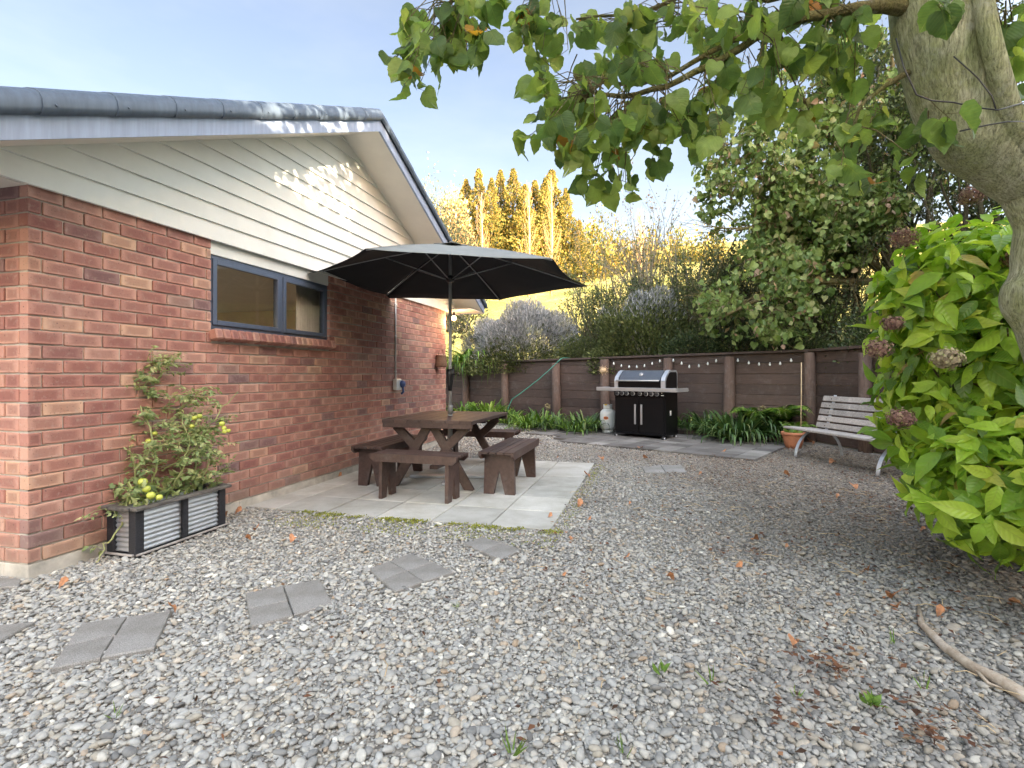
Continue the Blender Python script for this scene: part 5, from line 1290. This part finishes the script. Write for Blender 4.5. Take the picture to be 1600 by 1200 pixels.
    # unseen leafy branch added on the path of the low sun: it breaks the light on the gable into small patches
    added_bough = [Vector((1.9, 2.0, 5.2)), Vector((1.7, 1.2, 5.5)), Vector((1.45, .5, 5.5)), Vector((1.1, -.1, 5.35)), Vector((.5, -.6, 5.2))]
    b.tube([p - loc for p in added_bough], [.05, .04, .03, .022, .01], 8)
    hd = Vector((sdir.x, sdir.y, 0)).normalized(); hq = Vector((-hd.y, hd.x, 0))
    for _ in range(2300):
        tpt = hp(random.uniform(.2, 4.4), 0, random.uniform(2.5, 4.4)); Ld = 5.4 + rng.normal() * .45
        p = tpt + sdir * (Ld / math.cos(R(SUN_EL))); a = p + Vector(rng.normal(0, .03, 3))
        if rng.random() < .12: tw.tube([a - loc, a - loc + Vector(rng.normal(0, .15, 3))], .003, 3, False)
        PP.append(a - loc); AA.append(Vector((rng.normal() * .5, rng.normal() * .5, -1))); UU.append(Vector(rng.normal(size=3))); SS.append(random.uniform(.06, .11))
    tw.build('twigs', M['twig'], v); b.build('limbs', M['limb'], v)
    print('bigtree leaves', len(PP)); foliage('crown', PP, AA, UU, SS, T_LOB, M['bigleaf'], t)
big_tree()
# cable of dead lights round the trunk
fc = MB(); q = [at(1400, 60, 2.08), at(1412, 105, 2.06), at(1432, 148, 2.05), at(1455, 157, 2.03), at(1490, 160, 2.03), at(1525, 168, 2.03), at(1560, 172, 2.05), at(1600, 160, 2.1)]
fc.tube(q, .003, 5); q = [at(1490, 88, 2.07), at(1515, 110, 2.07), at(1528, 122, 2.07), at(1550, 150, 2.05), at(1556, 170, 2.04)]; fc.tube(q, .0025, 5)
q = [at(1500, 205, 2.0), at(1540, 196, 2.02), at(1575, 190, 2.05), at(1605, 190, 2.1)]; fc.tube(q, .003, 5)
set_tags(fc.build('wire', M['darkplastic']), 'thin black cable wound round the pale tree trunk', 'cable')

# ================================================================== PLANTS ON THE BANK
def arr(L): return np.array([tuple(p) for p in L])
def silver_bush(name, c, rad, n, label, green=.3, cat='shrub'):
    c = Vector(c); t = empty(name, label, cat, tuple(c)); b = MB()
    for k in range(26):
        d = Vector(rng.normal(size=3)); d.z = abs(d.z); d.normalize(); e = Vector((d.x * rad[0], d.y * rad[1], d.z * rad[2])) * .85
        b.tube([(0, 0, -.1), tuple(e * .5 + Vector(rng.normal(0, .06, 3))), tuple(e)], [.02, .012, .004], 5, False)
    b.build('stems', M['greybark'], t)
    d = rdir(n); d[:, 2] = np.abs(d[:, 2]) * 1.0 - .12; r = rng.uniform(.55, 1.0, n) ** .5; lump = 1 + .14 * np.sin(d[:, 0] * 7 + c.x) * np.sin(d[:, 1] * 6) + .1 * np.sin(d[:, 2] * 9 + d[:, 0] * 5)
    P = d * (r * lump)[:, None] * np.array(rad); ng = int(n * green); lo = P[:, 2] + rng.normal(0, .15 * rad[2], n) < rad[2] * green * 1.3
    A = d + rng.normal(0, .35, (n, 3)) + [0, 0, .5]
    foliage('silver_sprigs', P[~lo], A[~lo], rdir((~lo).sum()), rng.uniform(.07, .15, (~lo).sum()), T_SPRIG, M['silver'], t)
    foliage('green_sprigs', P[lo], A[lo], rdir(lo.sum()), rng.uniform(.04, .09, lo.sum()), T_SPRIG + T_SM, M['olive'], t)
silver_bush('silver_bush', wp(-4.45, .72, 1.42), (1.55, 1.0, 1.85), 38000, 'wide silvery lavender grey bush spilling over the wall top right of the house end', .22)
silver_bush('silver_bush', wp(-6.4, 1.35, 1.45), (.9, .8, 1.5), 9000, 'smaller silvery bush behind the strap leaves at the house end', .1)
silver_bush('silver_bush', wp(-.95, 1.05, 1.42), (1.45, .9, 1.80), 30000, 'green bush with a silvery grey top above the barbecue', .62)

def bush(name, c, rad, n, mats, label, size=(.03, .06), tp=T_SM, twigs=40, cat='bush', bark='darkbark', up=.2, shell=.35, tw=.012, group=None, zmin=-.1):
    c = Vector(c); t = empty(name, label, cat, tuple(c), 0, group); b = MB()
    for k in range(twigs):
        d = Vector(rng.normal(size=3)); d.z = abs(d.z) * 1.2; d.normalize(); e = Vector((d.x * rad[0], d.y * rad[1], d.z * rad[2])) * random.uniform(.6, 1.02); s = Vector((rng.normal() * rad[0] * .3, rng.normal() * rad[1] * .3, -.15))
        m1 = s.lerp(e, .4) + Vector(rng.normal(0, .10, 3)) * rad[0]; m2 = s.lerp(e, .7) + Vector(rng.normal(0, .08, 3)) * rad[0]
        b.tube([s, m1, m2, e], [tw, tw * .7, tw * .45, tw * .2], 5, False)
    b.build('stems', M[bark], t)
    d = rdir(n); d[:, 2] = np.where(d[:, 2] < zmin, -d[:, 2], d[:, 2]); r = rng.uniform(shell, 1.0, n) ** .6
    # leaves gather in clumps
    k = max(12, n // 90); cen = rdir(k); cen[:, 2] = np.abs(cen[:, 2]); cen = cen * rng.uniform(.5, 1, (k, 1)); pick = rng.integers(0, k, n)
    P = np.where(rng.random((n, 1)) < .55, cen[pick] + rng.normal(0, .13, (n, 3)), d * r[:, None]) * np.array(rad)
    foliage('leaves', P, nrm(P / np.array(rad)) + rng.normal(0, .5, (n, 3)) + [0, 0, up], rdir(n), rng.uniform(size[0], size[1], n), tp, M[mats], t)
    return t
def bare_shrub(name, c, h, label, seeds=8, mat='greybark', leafm='olive', nleaf=3, cat='shrub', spread=.45, depth=3, lsz=(.03, .06), r0=.02, tilt=.25, group=None):
    t = empty(name, label, cat, tuple(c), 0, group); acc, tips = [], []
    for k in range(seeds):
        a = 2 * math.pi * k / seeds + random.random(); d = Vector((math.cos(a) * tilt, math.sin(a) * tilt, 1)); grow(Vector((math.cos(a) * .12, math.sin(a) * .12, -.1)), d, h * random.uniform(.4, .55), r0, depth, 5, 3, spread, .15, .55, .10, acc, tips, .62, .003)
    b = MB(); branches(b, acc, (6, 5, 4, 3, 3)); b.build('branches', M[mat], t)
    if nleaf:
        P, A = [], []
        for p, d in tips:
            for _ in range(rng.poisson(nleaf)): P.append(tuple(p + Vector(rng.normal(0, .03, 3)))); A.append(tuple(d + Vector(rng.normal(0, .8, 3))))
        if P: foliage('leaves', P, A, rdir(len(P)), rng.uniform(lsz[0], lsz[1], len(P)), T_SM, M[leafm], t)
    return t
# low tangle right along the wall top
tang = [(-2.6, .8, .9, 'low dark green bush between the two silvery bushes'), (.4, .8, 1.0, 'dark tangled bush right of the silver topped bush'), (1.3, .9, .95, 'dark tangled undergrowth bush over the fifth wall bay'), (2.2, .9, .9, 'dark tangled undergrowth bush over the corner post')]
for u, v, r, lab in tang: bush('undergrowth_bush', wp(u, v, 1.42), (r, .55, .80), 5200, 'ivyleaf' if u > 0 else 'olive', lab, (.03, .07), twigs=90, group='dark bushes along the wall top')
for k, (t_, r, lab) in enumerate(((.6, .9, 'dark bush behind the bench on the wall top'), (1.9, 1.0, 'dark bush above the bench middle'), (3.3, 1.1, 'dark bush behind the hydrangea'))):
    bush('undergrowth_bush', w2(t_, .75, 1.42), (r * .8, r, 1.0), 5200, 'ivyleaf', lab, (.03, .075), twigs=90, group='dark bushes along the wall top')
# taller olive-green hedge plants behind the silver bushes
for px, Y, h, r, lab in ((905, 15.5, 2.3, .9, 'olive green bush with arching stems right of the umbrella tip'), (958, 14.2, 1.7, .8, 'olive green bush behind the silver topped bush'), (1100, 12.4, 2.5, .9, 'tall thin olive bush left of the leafy tree'), (1050, 13.2, 2.1, .7, 'narrow olive bush above the right end of the barbecue')):
    bush('olive_bush', at(px, HOR, Y) * 1 + Vector((0, 0, 1.45 - EYE)), (r, r, h), 4200, 'olive', lab, (.03, .065), twigs=70, bark='greybark', group='olive bushes on the bank', shell=.2)
# bare-stemmed shrubs against the light
for i, (px, Y, h, lf, nl, lab) in enumerate(((925, 15.5, 4.0, 'olive', 2, 'grey arching bare stemmed shrub right of the umbrella'), (975, 16.5, 5.6, 'pinktwig', 2, 'tall bare shrub with sparse dry leaves left of the sky gap'), (1015, 15.5, 6.0, 'pinktwig', 2, 'tallest bare shrub with sparse dry seed heads in the sky gap'), (1062, 14.5, 5.4, 'greyleaf', 2, 'bare twiggy shrub with sparse grey green leaves left of the leafy tree'), (1110, 14, 4.2, 'olive', 2, 'dark stemmed shrub under the left edge of the leafy tree'), (1150, 12.5, 3.4, 'ivyleaf', 3, 'dark stemmed shrub behind the fifth wall post'), (1190, 12.3, 3.3, 'ivyleaf', 3, 'dark stemmed shrub below the middle of the leafy tree'), (1235, 12, 3.6, 'ivyleaf', 4, 'dark stemmed shrub left of the leafy tree trunk'), (1285, 11.6, 4.2, 'ivyleaf', 5, 'dark leafy stems behind the corner post'))):
    p = at(px, HOR, Y); bare_shrub('bare_shrub', (p.x, p.y, 1.5), h, lab, 7, 'greybark' if i < 4 else 'darkbark', lf, nl if i < 4 else nl + 2, lsz=(.04, .08), r0=.028 + .003 * h, group='bare stemmed shrubs on the bank', tilt=.22, depth=3)
for i, (px, Y, h, lab) in enumerate(((945, 13.6, 2.6, 'twiggy thicket bush just right of the umbrella'), (990, 14.2, 3.3, 'twiggy thicket bush rising behind the silver topped bush'), (1040, 13.4, 3.0, 'twiggy thicket bush above the right side of the barbecue'), (1085, 12.9, 3.6, 'twiggy thicket bush at the left foot of the leafy tree'), (1130, 12.2, 2.8, 'twiggy thicket bush over the post right of the barbecue'), (1175, 12.8, 3.5, 'twiggy thicket bush right of the fifth post'), (1215, 11.9, 2.7, 'twiggy thicket bush below the leafy tree'), (1262, 11.3, 2.9, 'twiggy thicket bush over the corner post'), (1315, 10.8, 3.2, 'twiggy thicket bush behind the left end of the bench'))):
    p = at(px, HOR, Y); bare_shrub('thicket_bush', (p.x, p.y, 1.45), h, lab, 7, 'darkbark', 'ivyleaf' if i % 3 else 'olive', 5, spread=.55, depth=3, lsz=(.035, .075), r0=.02, tilt=.4, group='twiggy thicket along the bank')
for i, (px, Y, h, lab) in enumerate(((938, 17, 2.3, 'tall green thicket bush behind the arching stems'), (985, 17.5, 2.6, 'tall green thicket bush under the sky gap'), (1030, 17, 2.6, 'tall green thicket bush right of the sky gap'), (1082, 16, 3.6, 'tall green thicket bush behind the left edge of the leafy tree'), (1135, 15, 4.6, 'tall green thicket bush behind the middle of the leafy tree'), (1200, 14, 4.2, 'tall green thicket bush behind the leafy tree branches'), (1270, 13, 4.4, 'tall green thicket bush left of the ivy trees'))):
    p = at(px, HOR, Y); bush('green_thicket', (p.x, p.y, 1.5), (1.25, 1.0, h * .72), 5200, 'olive' if i % 2 else 'greyleaf', lab, (.05, .10), twigs=70, bark='greybark', shell=.15, tw=.016, group='tall green thicket on the bank')
# dark ivy-clad trees behind the hydrangea
for i, (px, Y, h, lab) in enumerate(((1335, 11.5, 7.2, 'dark ivy covered tree behind the leafy tree trunk'), (1420, 10, 7.5, 'dark ivy covered tree left of the pale trunk'), (1530, 9, 7, 'dark ivy covered tree behind the pale trunk'), (1660, 8.5, 7, 'dark ivy covered tree at the right edge'))):
    p = at(px, HOR, Y); t = bare_shrub('ivy_tree', (p.x, p.y, 1.5), h, lab, 4, 'darkbark', 'ivyleaf', 7, 'tree', .5, 4, (.05, .10), .06, .18, group='dark trees on the bank')
# leafy tree in the middle
def leafy_tree():
    c = Vector((7.35, 10.9, 1.5)); t = empty('leafy_tree', 'leafy green tree with pinkish dried flower tufts, leaning over the timber wall', 'tree', tuple(c)); acc, tips = [], []
    def W(px, py, Y=10.4): return at(px, py, Y) - c
    mains = [[(1385, 470, 10.8), (1372, 420, 10.7), (1345, 370, 10.6), (1300, 310, 10.4), (1250, 250, 10.2)], [(1388, 470, 10.9), (1385, 380, 10.8), (1375, 300, 10.7), (1350, 200, 10.5), (1320, 130, 10.4)], [(1372, 420, 10.7), (1320, 380, 10.4), (1260, 360, 10.2), (1200, 350, 10.1), (1150, 360, 10.0)],
             [(1345, 370, 10.6), (1290, 350, 10.4), (1220, 300, 10.2), (1150, 250, 10.1), (1110, 230, 10.0)], [(1360, 440, 10.6), (1300, 440, 10.3), (1240, 440, 10.1), (1180, 470, 9.9), (1120, 500, 9.9)], [(1385, 380, 10.8), (1400, 250, 10.8), (1400, 140, 10.7), (1390, 70, 10.6)], [(1350, 200, 10.5), (1280, 160, 10.4), (1200, 150, 10.3)]]
    b = MB()
    for m in mains:
        P = [W(*p) for p in m]; n = len(P); b.tube(P, [.075 * (1 - .8 * i / n) for i in range(n)], 8)
        for i in range(1, n):
            for _ in range(8): grow(P[i].lerp(P[i - 1], random.random() * .8), Vector(rng.normal(size=3)) * .8 + Vector((-.3, -.2, .1)), .75, .018, 2, 4, 3, .6, .0, .5, .15, acc, tips, .68, .003)
    branches(b, acc, (6, 5, 4, 3)); b.build('trunk', M['twig'], t)
    ok = []
    for p, d in tips:
        q = p + c; px = 800 + F * q.x / q.y; py = HOR - F * (q.z - EYE) / q.y
        e = ((px - 1255) / 175) ** 2 + ((py - 265) / 165) ** 2 < 1 or ((px - 1200) / 110) ** 2 + ((py - 478) / 62) ** 2 < 1 or (px > 1290 and py < 300)
        if e: ok.append((p, d))
    P, A = [], []
    for p, d in ok:
        for _ in range(4): P.append(tuple(p + Vector(rng.normal(0, .07, 3)))); A.append((rng.normal() * .6, rng.normal() * .6, -.7 + rng.normal() * .4))
    n = len(P); print('leafy', n); foliage('crown', P, A, rdir(n) + [0, -.5, .6], rng.uniform(.08, .15, n), [T_LOB[1], T_SM[0], leaf_tpl([(0, .02), (.15, .25), (.45, .36), (.75, .2), (1, .01)], .3, .3), T_SM[1]], M['vibleaf'], t)
    k = rng.choice(len(ok), 26)
    for i in k:
        if random.random() > 2: continue
    Pf = np.concatenate([np.array(tuple(ok[i][0])) + rng.normal(0, .08, (60, 3)) for i in k]); foliage('dried_tufts', Pf, rdir(len(Pf)), rdir(len(Pf)), rng.uniform(.03, .06, len(Pf)), T_SM, M['dryflower2'], t)
leafy_tree()
# grey green tree behind the house ridge
t = bush('grey_green_tree', at(690, HOR, 15.5) + Vector((0, 0, 2.6 - EYE + 1.21 - 1.21)), (1.45, 1.2, 4.0), 15000, 'greyleaf', 'grey green bushy tree rising behind the roof edge', (.05, .10), twigs=120, cat='tree', bark='greybark', up=.4, shell=.2, tw=.02)

# ================================================================== FAR TREES ON THE HILL
def conifer_mesh():
    H = 12.0; n = 9000; z = rng.random(n) ** .85; rr = (1 - z) ** .72 * 1.8 + .05; a = rng.uniform(0, 6.283, n); r = rr * rng.uniform(.35, 1, n) ** .6 * (1 + .3 * np.sin(a * 2 + z * 23) + .22 * np.sin(a * 3 - z * 61) + .12 * np.sin(z * 110 + a)); P = np.stack([r * np.cos(a), r * np.sin(a), z * H + .3], 1)
    A = np.stack([np.cos(a), np.sin(a), .9 + 0 * a], 1) + rng.normal(0, .3, (n, 3)); V, L, S, U = scatter(T_SM, rng.integers(0, 2, n), frames(A, rdir(n), rng.uniform(.18, .42, n) * (1.1 - .6 * z)), P); return fast_mesh('crown', V, L, S, M['conifer'], True)
cm = conifer_mesh(); b = MB(); b.tube([(0, 0, -1), (0, 0, 6), (0, 0, 11.5)], [.22, .15, .03], 8); tmp = b.build('trunk', M['darkbark']); tm = tmp.data; bpy.data.objects.remove(tmp)
cl = ['leftmost golden conifer beside the bushy tree', 'slim golden conifer second from the left of the row', 'short golden conifer third from the left of the row', 'golden conifer above the umbrella peak', 'dark tipped tall conifer in the middle of the row', 'broad golden conifer right of the dark tipped one', 'low golden conifer behind the pale bare tree', 'golden conifer between the two pale bare trees', 'tallest golden conifer near the right end of the row', 'last golden conifer at the right end of the row', 'low golden conifer filling the row end']
for i, (px, py, Yd, wd) in enumerate(((728, 282, 62, 1.0), (748, 266, 60, .95), (768, 280, 58, 1.0), (782, 268, 61, .9), (802, 266, 59, 1.15), (820, 290, 57, 1.2), (836, 284, 60, 1.1), (852, 280, 58, 1.1), (862, 268, 61, 1.25), (884, 296, 59, 1.1), (905, 345, 58, 1.3))):
    top = at(px, py, Yd); gz = 12.0; H_ = top.z - gz
    r = empty('golden_conifer', cl[i], 'tree', (top.x, top.y, gz), i * 1.3, 'sunlit conifers on the hill'); s = H_ / 12.2; r.scale = (wd * s * 1.05, wd * s * 1.05, s)
    for nm, me in (('crown', cm), ('trunk', tm)): link(nm, me, r)
for i, (px, py, Yd, lab) in enumerate(((826, 285, 50, 'pale bare poplar in front of the middle of the golden conifers'), (861, 272, 49, 'taller pale bare poplar before the right end of the golden conifers'), (752, 300, 50, 'pale bare poplar before the left end of the golden conifers'), (1000, 330, 46, 'bare pinkish tree on the hill behind the sky gap'))):
    top = at(px, py, Yd); gz = 9.5; H_ = top.z - gz; t = empty('bare_poplar', lab, 'tree', (top.x, top.y, gz), 0, 'pale bare poplars on the hill'); b = MB(); b.tube([(0, 0, -1), (.1, 0, H_ * .5), (0, 0, H_)], [.13, .09, .02], 6)
    for k in range(70):
        z = H_ * random.uniform(.12, .97); a = random.random() * 6.28; L = (H_ - z) * .24 + .5; p = Vector((0, 0, z)); e = p + Vector((math.cos(a) * L * .42, math.sin(a) * L * .42, L)); b.tube([p, p.lerp(e, .4) + Vector((math.cos(a), math.sin(a), 0)) * L * .10, e], [.024, .014, .005], 4, False)
    b.build('trunk', M['palebark'], t)
# wooded skyline behind, and scrub on the slope
for i, (px, py, Yd, r, lab) in enumerate(((925, 350, 60, 3.2, 'round golden tree right of the conifer row'), (960, 362, 62, 3.5, 'round golden tree left under the sky gap'), (1060, 356, 64, 3.6, 'round golden tree right under the sky gap'), (1110, 365, 60, 3.0, 'round golden tree behind the left edge of the leafy tree'), (705, 300, 56, 2.6, 'orange tinted tree just right of the roof edge'), (1010, 372, 60, 3.0, 'round golden tree in the middle under the sky gap'))):
    top = at(px, py, Yd); h = 9.0; bush('hill_tree', (top.x, top.y, top.z - h), (r, r, h), 5000, 'conifer' if i != 4 else 'goldtwig', lab, (.25, .5), twigs=20, cat='tree', bark='darkbark', tw=.08, group='rounded sunlit trees on the hill')
# unseen trees and hedge added behind the camera to block the low sun
def sun_block_mesh(n, zlo=.2):
    z = rng.random(n); a = rng.uniform(0, 6.283, n); rr = 2.5 * np.sqrt(np.clip(1 - np.maximum(0, z - .55) ** 2 / .22, 0.03, 1)); r = rr * rng.uniform(.3, 1, n) ** .5; P = np.stack([r * np.cos(a), r * np.sin(a), z * 9.0 + zlo], 1)
    V, L, S, U = scatter(T_SM, rng.integers(0, 2, n), frames(rdir(n), rdir(n), rng.uniform(.20, .36, n)), P); return fast_mesh('crown', V, L, S, M['ivyleaf'], True)
dense = sun_block_mesh(20000)
hdir = Vector((sdir.x, sdir.y, 0)).normalized(); hper = Vector((-hdir.y, hdir.x, 0)); hc = Vector((-1.5, 6, 0)) + hdir * 17
offs = [-28 + 2.6 * k for k in range(9)] + [-5.1] + [2.0] + [4.3 + 2.6 * k for k in range(10)]
for i, u in enumerate(offs):
    p = hc + hper * u + hdir * (1.0 if i % 2 else 0); r = empty('sun_block_tree', 'dense evergreen tree added unseen behind the viewpoint to block the sun', 'tree', tuple(p), i, 'unseen evergreens added behind the viewpoint to block the sun'); r.scale = (1, 1, SUN_BLOCK_SCALE * (1.02 + .03 * math.sin(i * 1.7)) * (1.32 if 4 < u < 19 else 1))
    link('crown', dense, r); link('trunk', tm, r).scale = (1, 1, .5)
b = MB(); nn = 60; V = []  # solid hedge added out of view so no sun reaches the gravel
for k in range(nn + 1):
    for j, (o, z) in enumerate(((-1.3, 0), (-1.2, 3.4), (-.9, 6.9), (0, 7.3), (.9, 6.9), (1.2, 3.4), (1.3, 0))):
        q = hc + hper * (-31 + 62 * k / nn) + hdir * (o * (1 + .15 * math.sin(k * 1.3)) + .8); V.append((q.x, q.y, z * (1 + .03 * math.sin(k * .9))))
b.add(V, [[k * 7 + j, (k + 1) * 7 + j, (k + 1) * 7 + j + 1, k * 7 + j + 1] for k in range(nn) for j in range(6)] + [list(range(7)), [nn * 7 + j for j in range(7)][::-1]])
set_tags(b.build('sun_block_hedge', M['ivyleaf']), 'tall dark hedge added unseen behind the viewpoint to block the sun', 'hedge')

# ================================================================== GROUND DETAILS
fb = MB(); q = [gr(1435, 945, .02), gr(1440, 975, .03), gr(1475, 1010, .035), gr(1520, 1042, .035), gr(1560, 1062, .035), gr(1640, 1110, .03)]
fb.tube(q, [.006, .014, .018, .020, .024, .026], 10); fb.tube([gr(1520, 1042, .035), gr(1545, 1068, .03), gr(1580, 1080, .02)], [.008, .006, .002], 6); set_tags(fb.build('fallen_branch', M['driftwood']), 'pale dead branch lying on the gravel at the lower right', 'branch')
dl = T_LOB[3]
def dead_leaf(px, py, s, label, grp='dry fallen leaves on the gravel'):
    s = s * .92; p = gr(px, py, .03); a = random.random() * 6.28; V = dl.v * s; V[:, 2] += .25 * s * np.sin(V[:, 0] / s * 3) ; f = []; k = 0
    for n_ in dl.sizes: f.append(list(dl.loops[k:k + n_])); k += n_
    b = MB(); b.add(V - np.array([0, .45 * s, 0]), f, True); o = b.build('dead_leaf', M['deadleaf']); o.location = p + Vector((0, 0, .008)); o.rotation_euler = (random.uniform(-.3, .3), random.uniform(-.4, .4), a); set_tags(o, label, 'leaf', grp)
for px, py, s, lab in ((1395, 930, .075, 'large curled orange leaf on the gravel at the lower right'), (1400, 948, .05, 'reddish leaf just in front of the large curled orange leaf'), (1240, 1003, .045, 'small pale orange leaf in the gravel left of the dead branch'), (1048, 903, .05, 'orange leaf in the middle of the open gravel'), (907, 788, .07, 'curled orange leaf beside the right patio edge'), (918, 742, .075, 'pale orange leaf near the far right patio corner'), (100, 912, .055, 'rust coloured leaf near the house corner'), (270, 951, .05, 'rust leaf at the tip of the large rough slab'), (400, 826, .05, 'orange leaf in gravel right of the planter'), (372, 800, .06, 'brown leaf at the wall end of the patio edge'), (350, 805, .07, 'brown leaf leaning on the right end of the planter'), (388, 842, .045, 'faded leaf in front of the wall end of the patio'), (457, 843, .05, 'small orange leaf between planter and patio front'), (531, 743, .05, 'small brown leaf on the patio slab by the wall'), (1000, 700, .09, 'brown leaf before the grey paving under the barbecue'), (1010, 716, .08, 'brown leaf beside the sunken slab pair'), (940, 716, .08, 'tan leaf behind the far right patio corner'), (1130, 706, .08, 'brown leaf at the edge of the grey paving'), (1268, 690, .12, 'big brown leaf under the weathered bench by the pot'), (1300, 722, .09, 'brown leaf in front of the far bench legs'), (1230, 742, .08, 'tan leaf on the gravel in front of the bench'), (1335, 760, .08, 'orange leaf on the gravel before the near bench leg'), (1590, 945, .07, 'orange leaf by the dark pot at the right edge'), (1470, 958, .05, 'red brown leaf beside the dead branch tip'), (1180, 842, .06, 'red brown leaf on the open gravel behind the centre right')):
    dead_leaf(px, py, s, lab)
DL = ['between the patio and the bench', 'well in front of the barbecue', 'near the grey paving corner', 'midway to the hydrangea pot', 'right of the half buried slab pair', 'behind the centre of the open yard', 'ahead of the far right patio corner', 'close to the bench feet', 'below the middle of the bench', 'close to the sunken slab pair', 'left of the hydrangea foot', 'right of the near patio corner', 'short of the weathered bench', 'in the darker gravel by the bank', 'in the middle distance', 'just left of the dark wet patch', 'in the open foreground', 'among the red litter at lower right', 'towards the bottom edge', 'left of the dead branch']
for k in range(20):                                            # more small ones towards the bank
    px = rng.uniform(850, 1480); py = rng.uniform(700, 900) if k < 34 else rng.uniform(900, 1180)
    if 845 < px < 1200 and py < 700: continue
    p = gr(px, py); 
    if p.x > 5.1: continue
    dead_leaf(px, py, random.uniform(.022, .042), f'small dry brown leaf on the gravel, {DL[k]}', 'small dry leaves scattered on the gravel')
def on_gravel(P):
    k = np.ones(len(P), bool)
    for q in EXCL: k &= ~inside(P, q)
    return P[k & (P[:, 0] < 5.2) & (((P - np.array([WP.x, WP.y])) @ np.array([WN.x, WN.y])) < -.65)]
n = 15000; P = np.stack([rng.normal(3.3, 1.7, n), rng.uniform(1.6, 10.5, n)], 1); P = on_gravel(P); P = P[(rng.random(len(P)) < .30 + .7 * (np.sin(P[:, 0] * 3.1 + 1) * np.sin(P[:, 1] * 2.3) > .15))]
red = np.array([(q.x, q.y) for q in (gr(1285, 1045), gr(1300, 1060), gr(1265, 1045), gr(1425, 1150), gr(1440, 1165), gr(1320, 1030), gr(1240, 1140), gr(1180, 870), gr(1130, 870), gr(1510, 965), gr(1460, 1130), gr(1405, 800), gr(1330, 815))])
P = np.concatenate([P] + [c + rng.normal(0, .05, (26, 2)) for c in red]); n = len(P)
foliage('leaf_litter', np.concatenate([P, rng.uniform(.030, .052, (n, 1))], 1), rdir(n) * [1, 1, .15], rdir(n) * .4 + [0, 0, 1], rng.uniform(.012, .040, n), T_SM + T_NARROW, M['litter'], kind='stuff', label='crumbled dry leaf litter and twigs on the gravel')
n = 230; P = on_gravel(np.stack([rng.normal(2.6, 1.5, n), rng.uniform(1.6, 6, n)], 1)); b = MB()
for x, y in P:
    a = random.random() * 6.28; L = random.uniform(.04, .14); b.tube([(x, y, .032), (x + L * .5 * math.cos(a), y + L * .5 * math.sin(a), .04), (x + L * math.cos(a + .2), y + L * math.sin(a + .2), .03)], .0022, 4)
set_tags(b.build('twig_litter', M['cane']), 'thin broken twigs scattered on the gravel', kind='stuff')
# moss along the patio front
P = []
for _ in range(5200):
    u = rng.uniform(-2.3, .1); w_ = abs(rng.normal(0, .05)) if rng.random() < .6 else rng.uniform(0, .42); k = math.sin(u * 9) + math.sin(u * 23 + w_ * 30)
    if k < -.2: continue
    q = PO + N2 * u - T2 * (w_ + .01); P.append((q.x, q.y, rng.uniform(.008, .024)))
for _ in range(500): u = rng.uniform(0, 1); q = PO + N2 * .02 + T2 * (u * 3.1) + Vector((rng.normal(.06, .05), 0, 0)); P.append((q.x, q.y, .014))
n = len(P); foliage('moss', P, rdir(n) + [0, 0, .6], rdir(n), rng.uniform(.008, .020, n), T_SM, M['moss'], kind='stuff', label='yellow green moss along the front edge of the patio')
# weeds
for i, (px, py, h, k, lab) in enumerate(((1360, 1105, .05, 16, 'broad leaved green weed low in the gravel at the lower right'), (1445, 1085, .07, 6, 'thin grassy weed right of the broad leaved weed'), (1112, 1075, .08, 5, 'thin upright grass blade weed at lower centre right'), (1395, 1010, .07, 6, 'grassy weed left of the dead branch'), (800, 1185, .10, 10, 'bright grass tuft at the bottom middle edge'), (180, 1125, .05, 6, 'tiny bright weed at the lower left'), (712, 955, .04, 8, 'tiny green weed in the centre gravel'), (1035, 1058, .05, 6, 'small green weed in the gravel lower centre'), (1245, 1095, .04, 6, 'small weed between the red leaves at the lower right'), (975, 1188, .06, 8, 'green weed at the bottom edge right of centre'))):
    p = gr(px, py, .02); t = empty('weed', lab, 'weed', tuple(p), 0, 'small weeds in the gravel'); d = rdir(k); d[:, 2] = np.abs(d[:, 2]) + (.2 if i == 0 else 1)
    tp = [T_OV[0]] if i in (0, 7) else [Tpl([(-.05, 0, 0), (.05, 0, 0), (.03, .6, .05), (0, 1, .15), (-.03, .6, .05)], [[0, 1, 2, 3, 4]])]
    foliage('leaves', d * .012, d, rdir(k) + [0, 0, .6], rng.uniform(h * .5, h, k), tp, M['weed'], t)
